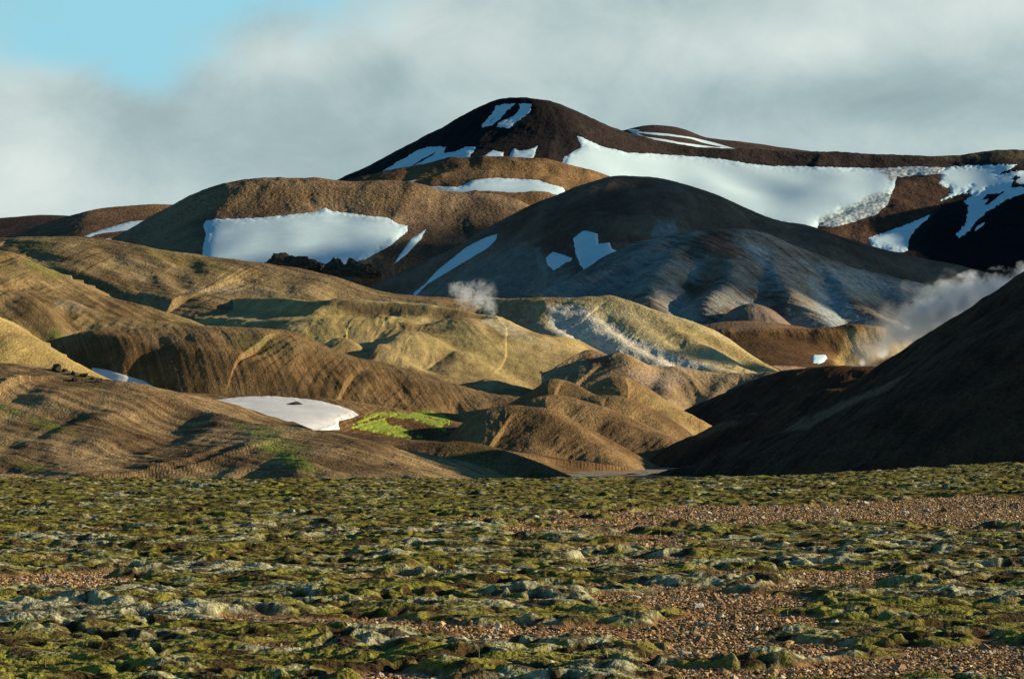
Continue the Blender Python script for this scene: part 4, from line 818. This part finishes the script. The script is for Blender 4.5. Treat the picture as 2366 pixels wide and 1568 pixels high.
for j in range(130):
    for _ in range(60):
        D = 17+70*SR.random()**1.4; U = SR.uniform(20, 2340); X = (U-CX)*D/F
        if gravel_amount(np.array([X]), np.array([D]))[0] > .12: break
    z = float(plain_z(np.array([X]), np.array([D]))[0])
    if j < 8:
        c = np.array([[.40, .26, .13], [.50, .42, .30], [.26, .15, .08], [.12, .08, .05], [.44, .33, .20], [.34, .20, .10], [.50, .46, .40], [.20, .12, .07]][j])
        o = rock('stone', (X, D, z), 1.0, 200+j, c, M_ROCK, 'fist sized angular stone among the gravel of the plain', 'stone', 'fist sized stones among the gravel', .3, 8, .12); protos.append(o)
    else:
        o = protos[SR.integers(8)].copy(); COL.objects.link(o); o.location = (X, D, z)
    s_ = .030+.035*SR.random()**2+D*.0006; o.scale = (s_, s_, s_*.8); o.rotation_euler = (0, 0, SR.uniform(0, 6.28))
# dry stalks
def build_stalks(n=900):
    r = np.random.default_rng(9); D = 16+60*r.random(n)**1.3; U = r.uniform(-100, 2460, n); X = (U-CX)*D/F
    cl = perlin(X/2.0, D/2.0, 801) > .05; D, X = D[cl], X[cl]; n = len(D); Z = plain_z(X, D)+.06
    V, Q, C = [], [], []
    for i in range(n):
        L_ = r.uniform(.05, .16); a = r.uniform(0, 6.28); b = r.uniform(.1, .7)*L_; w = .0022+D[i]*.00004
        pr = r.uniform(0, 3.14); wx_, wy_ = w*math.cos(pr), w*math.sin(pr)
        for k in range(4):
            t = k/3; q = np.array([X[i]+math.cos(a)*b*t*t, D[i]+math.sin(a)*b*t*t, Z[i]+L_*t]); ww = 1-.8*t
            V += [q+[wx_*ww, wy_*ww, 0], q-[wx_*ww, wy_*ww, 0]]
        k0 = i*8
        for k in range(3): Q.append([k0+2*k, k0+2*k+1, k0+2*k+3, k0+2*k+2])
        c = [[.45, .34, .16, 1], [.30, .15, .06, 1], [.28, .30, .10, 1]][r.integers(3)]; C += [c]*8
    tag(mesh_np('dry_grass', np.array(V), np.array(Q), stone_mat('dry_stalks', None, .1, 5.), attrs={'Col': np.array(C)}), kind='stuff')
build_stalks()
# stream on the valley floor
def stream():
    L_ = [(1310, 1128), (1352, 1116), (1372, 1104), (1392, 1097), (1425, 1090), (1470, 1087)]; R_ = [(1420, 1128), (1425, 1116), (1420, 1104), (1430, 1098), (1460, 1092), (1500, 1089)]
    zz = -7.75; V = []
    for a, b in zip(L_, R_):
        for q in (a, b): D = -F*zz/(q[1]-HY); V.append([(q[0]-CX)*D/F, D, zz])
    Q = np.array([[2*i, 2*i+1, 2*i+3, 2*i+2] for i in range(len(L_)-1)])
    m = bpy.data.materials.new('stream_water'); m.use_nodes = True; b = m.node_tree.nodes['Principled BSDF']
    b.inputs['Base Color'].default_value = (.16, .20, .22, 1); b.inputs['Roughness'].default_value = .12
    n = nn(m.node_tree, 'ShaderNodeTexNoise'); n.inputs['Scale'].default_value = 3.; bp = nn(m.node_tree, 'ShaderNodeBump'); bp.inputs['Strength'].default_value = .3
    g = nn(m.node_tree, 'ShaderNodeNewGeometry'); m.node_tree.links.new(g.outputs['Position'], n.inputs['Vector']); m.node_tree.links.new(n.outputs[0], bp.inputs['Height']); m.node_tree.links.new(bp.outputs[0], b.inputs['Normal'])
    tag(mesh_np('stream', np.array(V), Q, m), kind='structure')
stream()
# ------------------------------------------------------------------ steam
def steam(blobs, density, nscale, label, seed, thr=.45, name='steam_plume'):
    """blobs: (x, y, D, radius in photo pixels). one closed lumpy body; its vapour is densest at the blobs' cores"""
    pts = [(P(x, y, D), r*D/F) for x, y, D, r in blobs]
    m = bpy.data.materials.new('water_vapour'); m.use_nodes = True; nt = m.node_tree; nt.nodes.clear(); L = nt.links.new
    out = nn(nt, 'ShaderNodeOutputMaterial'); v = nn(nt, 'ShaderNodeVolumePrincipled'); L(v.outputs[0], out.inputs['Volume'])
    v.inputs['Color'].default_value = (.93, .97, 1, 1); v.inputs['Anisotropy'].default_value = .1
    geo = nn(nt, 'ShaderNodeNewGeometry'); acc = None
    def M(op, a, b=None, clamp=False):
        n = nn(nt, 'ShaderNodeMath', operation=op, use_clamp=clamp)
        for i, q in enumerate((a, b)):
            if q is None: continue
            if isinstance(q, (int, float)): n.inputs[i].default_value = q
            else: L(q, n.inputs[i])
        return n.outputs[0]
    n2 = nn(nt, 'ShaderNodeTexNoise'); L(geo.outputs['Position'], n2.inputs['Vector']); n2.inputs['Scale'].default_value = nscale; n2.inputs['Detail'].default_value = 5; n2.inputs['Roughness'].default_value = .62
    for c, r in pts:
        d = nn(nt, 'ShaderNodeVectorMath', operation='DISTANCE'); L(geo.outputs['Position'], d.inputs[0]); d.inputs[1].default_value = tuple(c)
        f = M('MAXIMUM', M('SUBTRACT', 1.0, M('DIVIDE', d.outputs['Value'], float(r))), 0.0)
        acc = f if acc is None else M('MAXIMUM', acc, f)
    k = M('SUBTRACT', M('ADD', M('MULTIPLY', acc, 1.3), M('MULTIPLY', M('SUBTRACT', n2.outputs[0], .5), 3.4)), thr-.2)
    k = M('MULTIPLY', M('MULTIPLY', M('MAXIMUM', k, 0.0), density), M('GREATER_THAN', acc, .01))
    L(k, v.inputs['Density'])
    # hull round the blobs
    V, Q = [], []; lo = np.min([c-r for c, r in pts], 0)-1; hi = np.max([c+r for c, r in pts], 0)+1
    rg, na = [], 20
    for i, (c, r) in enumerate(pts):
        t = (pts[min(i+1, len(pts)-1)][0]-pts[max(i-1, 0)][0]); t /= np.linalg.norm(t)+1e-9
        u = np.cross(t, [0, 1, 0]); u /= np.linalg.norm(u); w = np.cross(t, u)
        for k_ in range(na):
            a = 6.2832*k_/na; V.append(c+(u*math.cos(a)+w*math.sin(a))*r*1.0)
        if i:
            for k_ in range(na): b0 = (i-1)*na; Q.append([b0+k_, b0+(k_+1) % na, b0+na+(k_+1) % na, b0+na+k_])
    T = []
    for q in Q: T += [[q[0], q[1], q[2]], [q[0], q[2], q[3]]]
    for end, i in ((0, 0), (1, len(pts)-1)):
        c, r = pts[i]; j = pts[1][0] if end == 0 else pts[-2][0]; d = c-j; d /= np.linalg.norm(d)
        V.append(c+d*r); t = len(V)-1; b0 = i*na
        for k_ in range(na):
            T.append([b0+(k_+1) % na, b0+k_, t] if end == 0 else [b0+k_, b0+(k_+1) % na, t])
    o = mesh_np(name, np.array(V), np.array(T), m)
    return tag(o, label, 'steam plume')
steam([(1992, 838, 1120, 14), (2030, 812, 1120, 24), (2078, 775, 1115, 44), (2130, 742, 1110, 66), (2190, 722, 1110, 84), (2250, 705, 1110, 84), (2310, 690, 1110, 78), (2380, 670, 1110, 74), (2470, 640, 1110, 80)], .45, .17, 'large white steam plume drifting up behind the dark right slope', 1)
steam([(1140, 722, 1125, 14), (1130, 706, 1125, 26), (1105, 692, 1125, 34), (1075, 682, 1125, 38), (1052, 668, 1125, 26)], .15, .75, 'small puffy steam cloud rising behind the ochre ridge at centre', 2)
steam([(1960, 850, 1180, 30), (2010, 815, 1180, 60), (2060, 775, 1180, 85), (2130, 735, 1180, 100), (2220, 700, 1180, 90)], .035, .08, 'thin veil of steam trailing low behind the large white plume', 4)
steam([(1130, 690, 1150, 20), (1128, 672, 1150, 28), (1110, 660, 1150, 24), (1096, 655, 1150, 16)], .07, .5, 'faint curl of steam just right of the puffy one', 3)

#@@REST
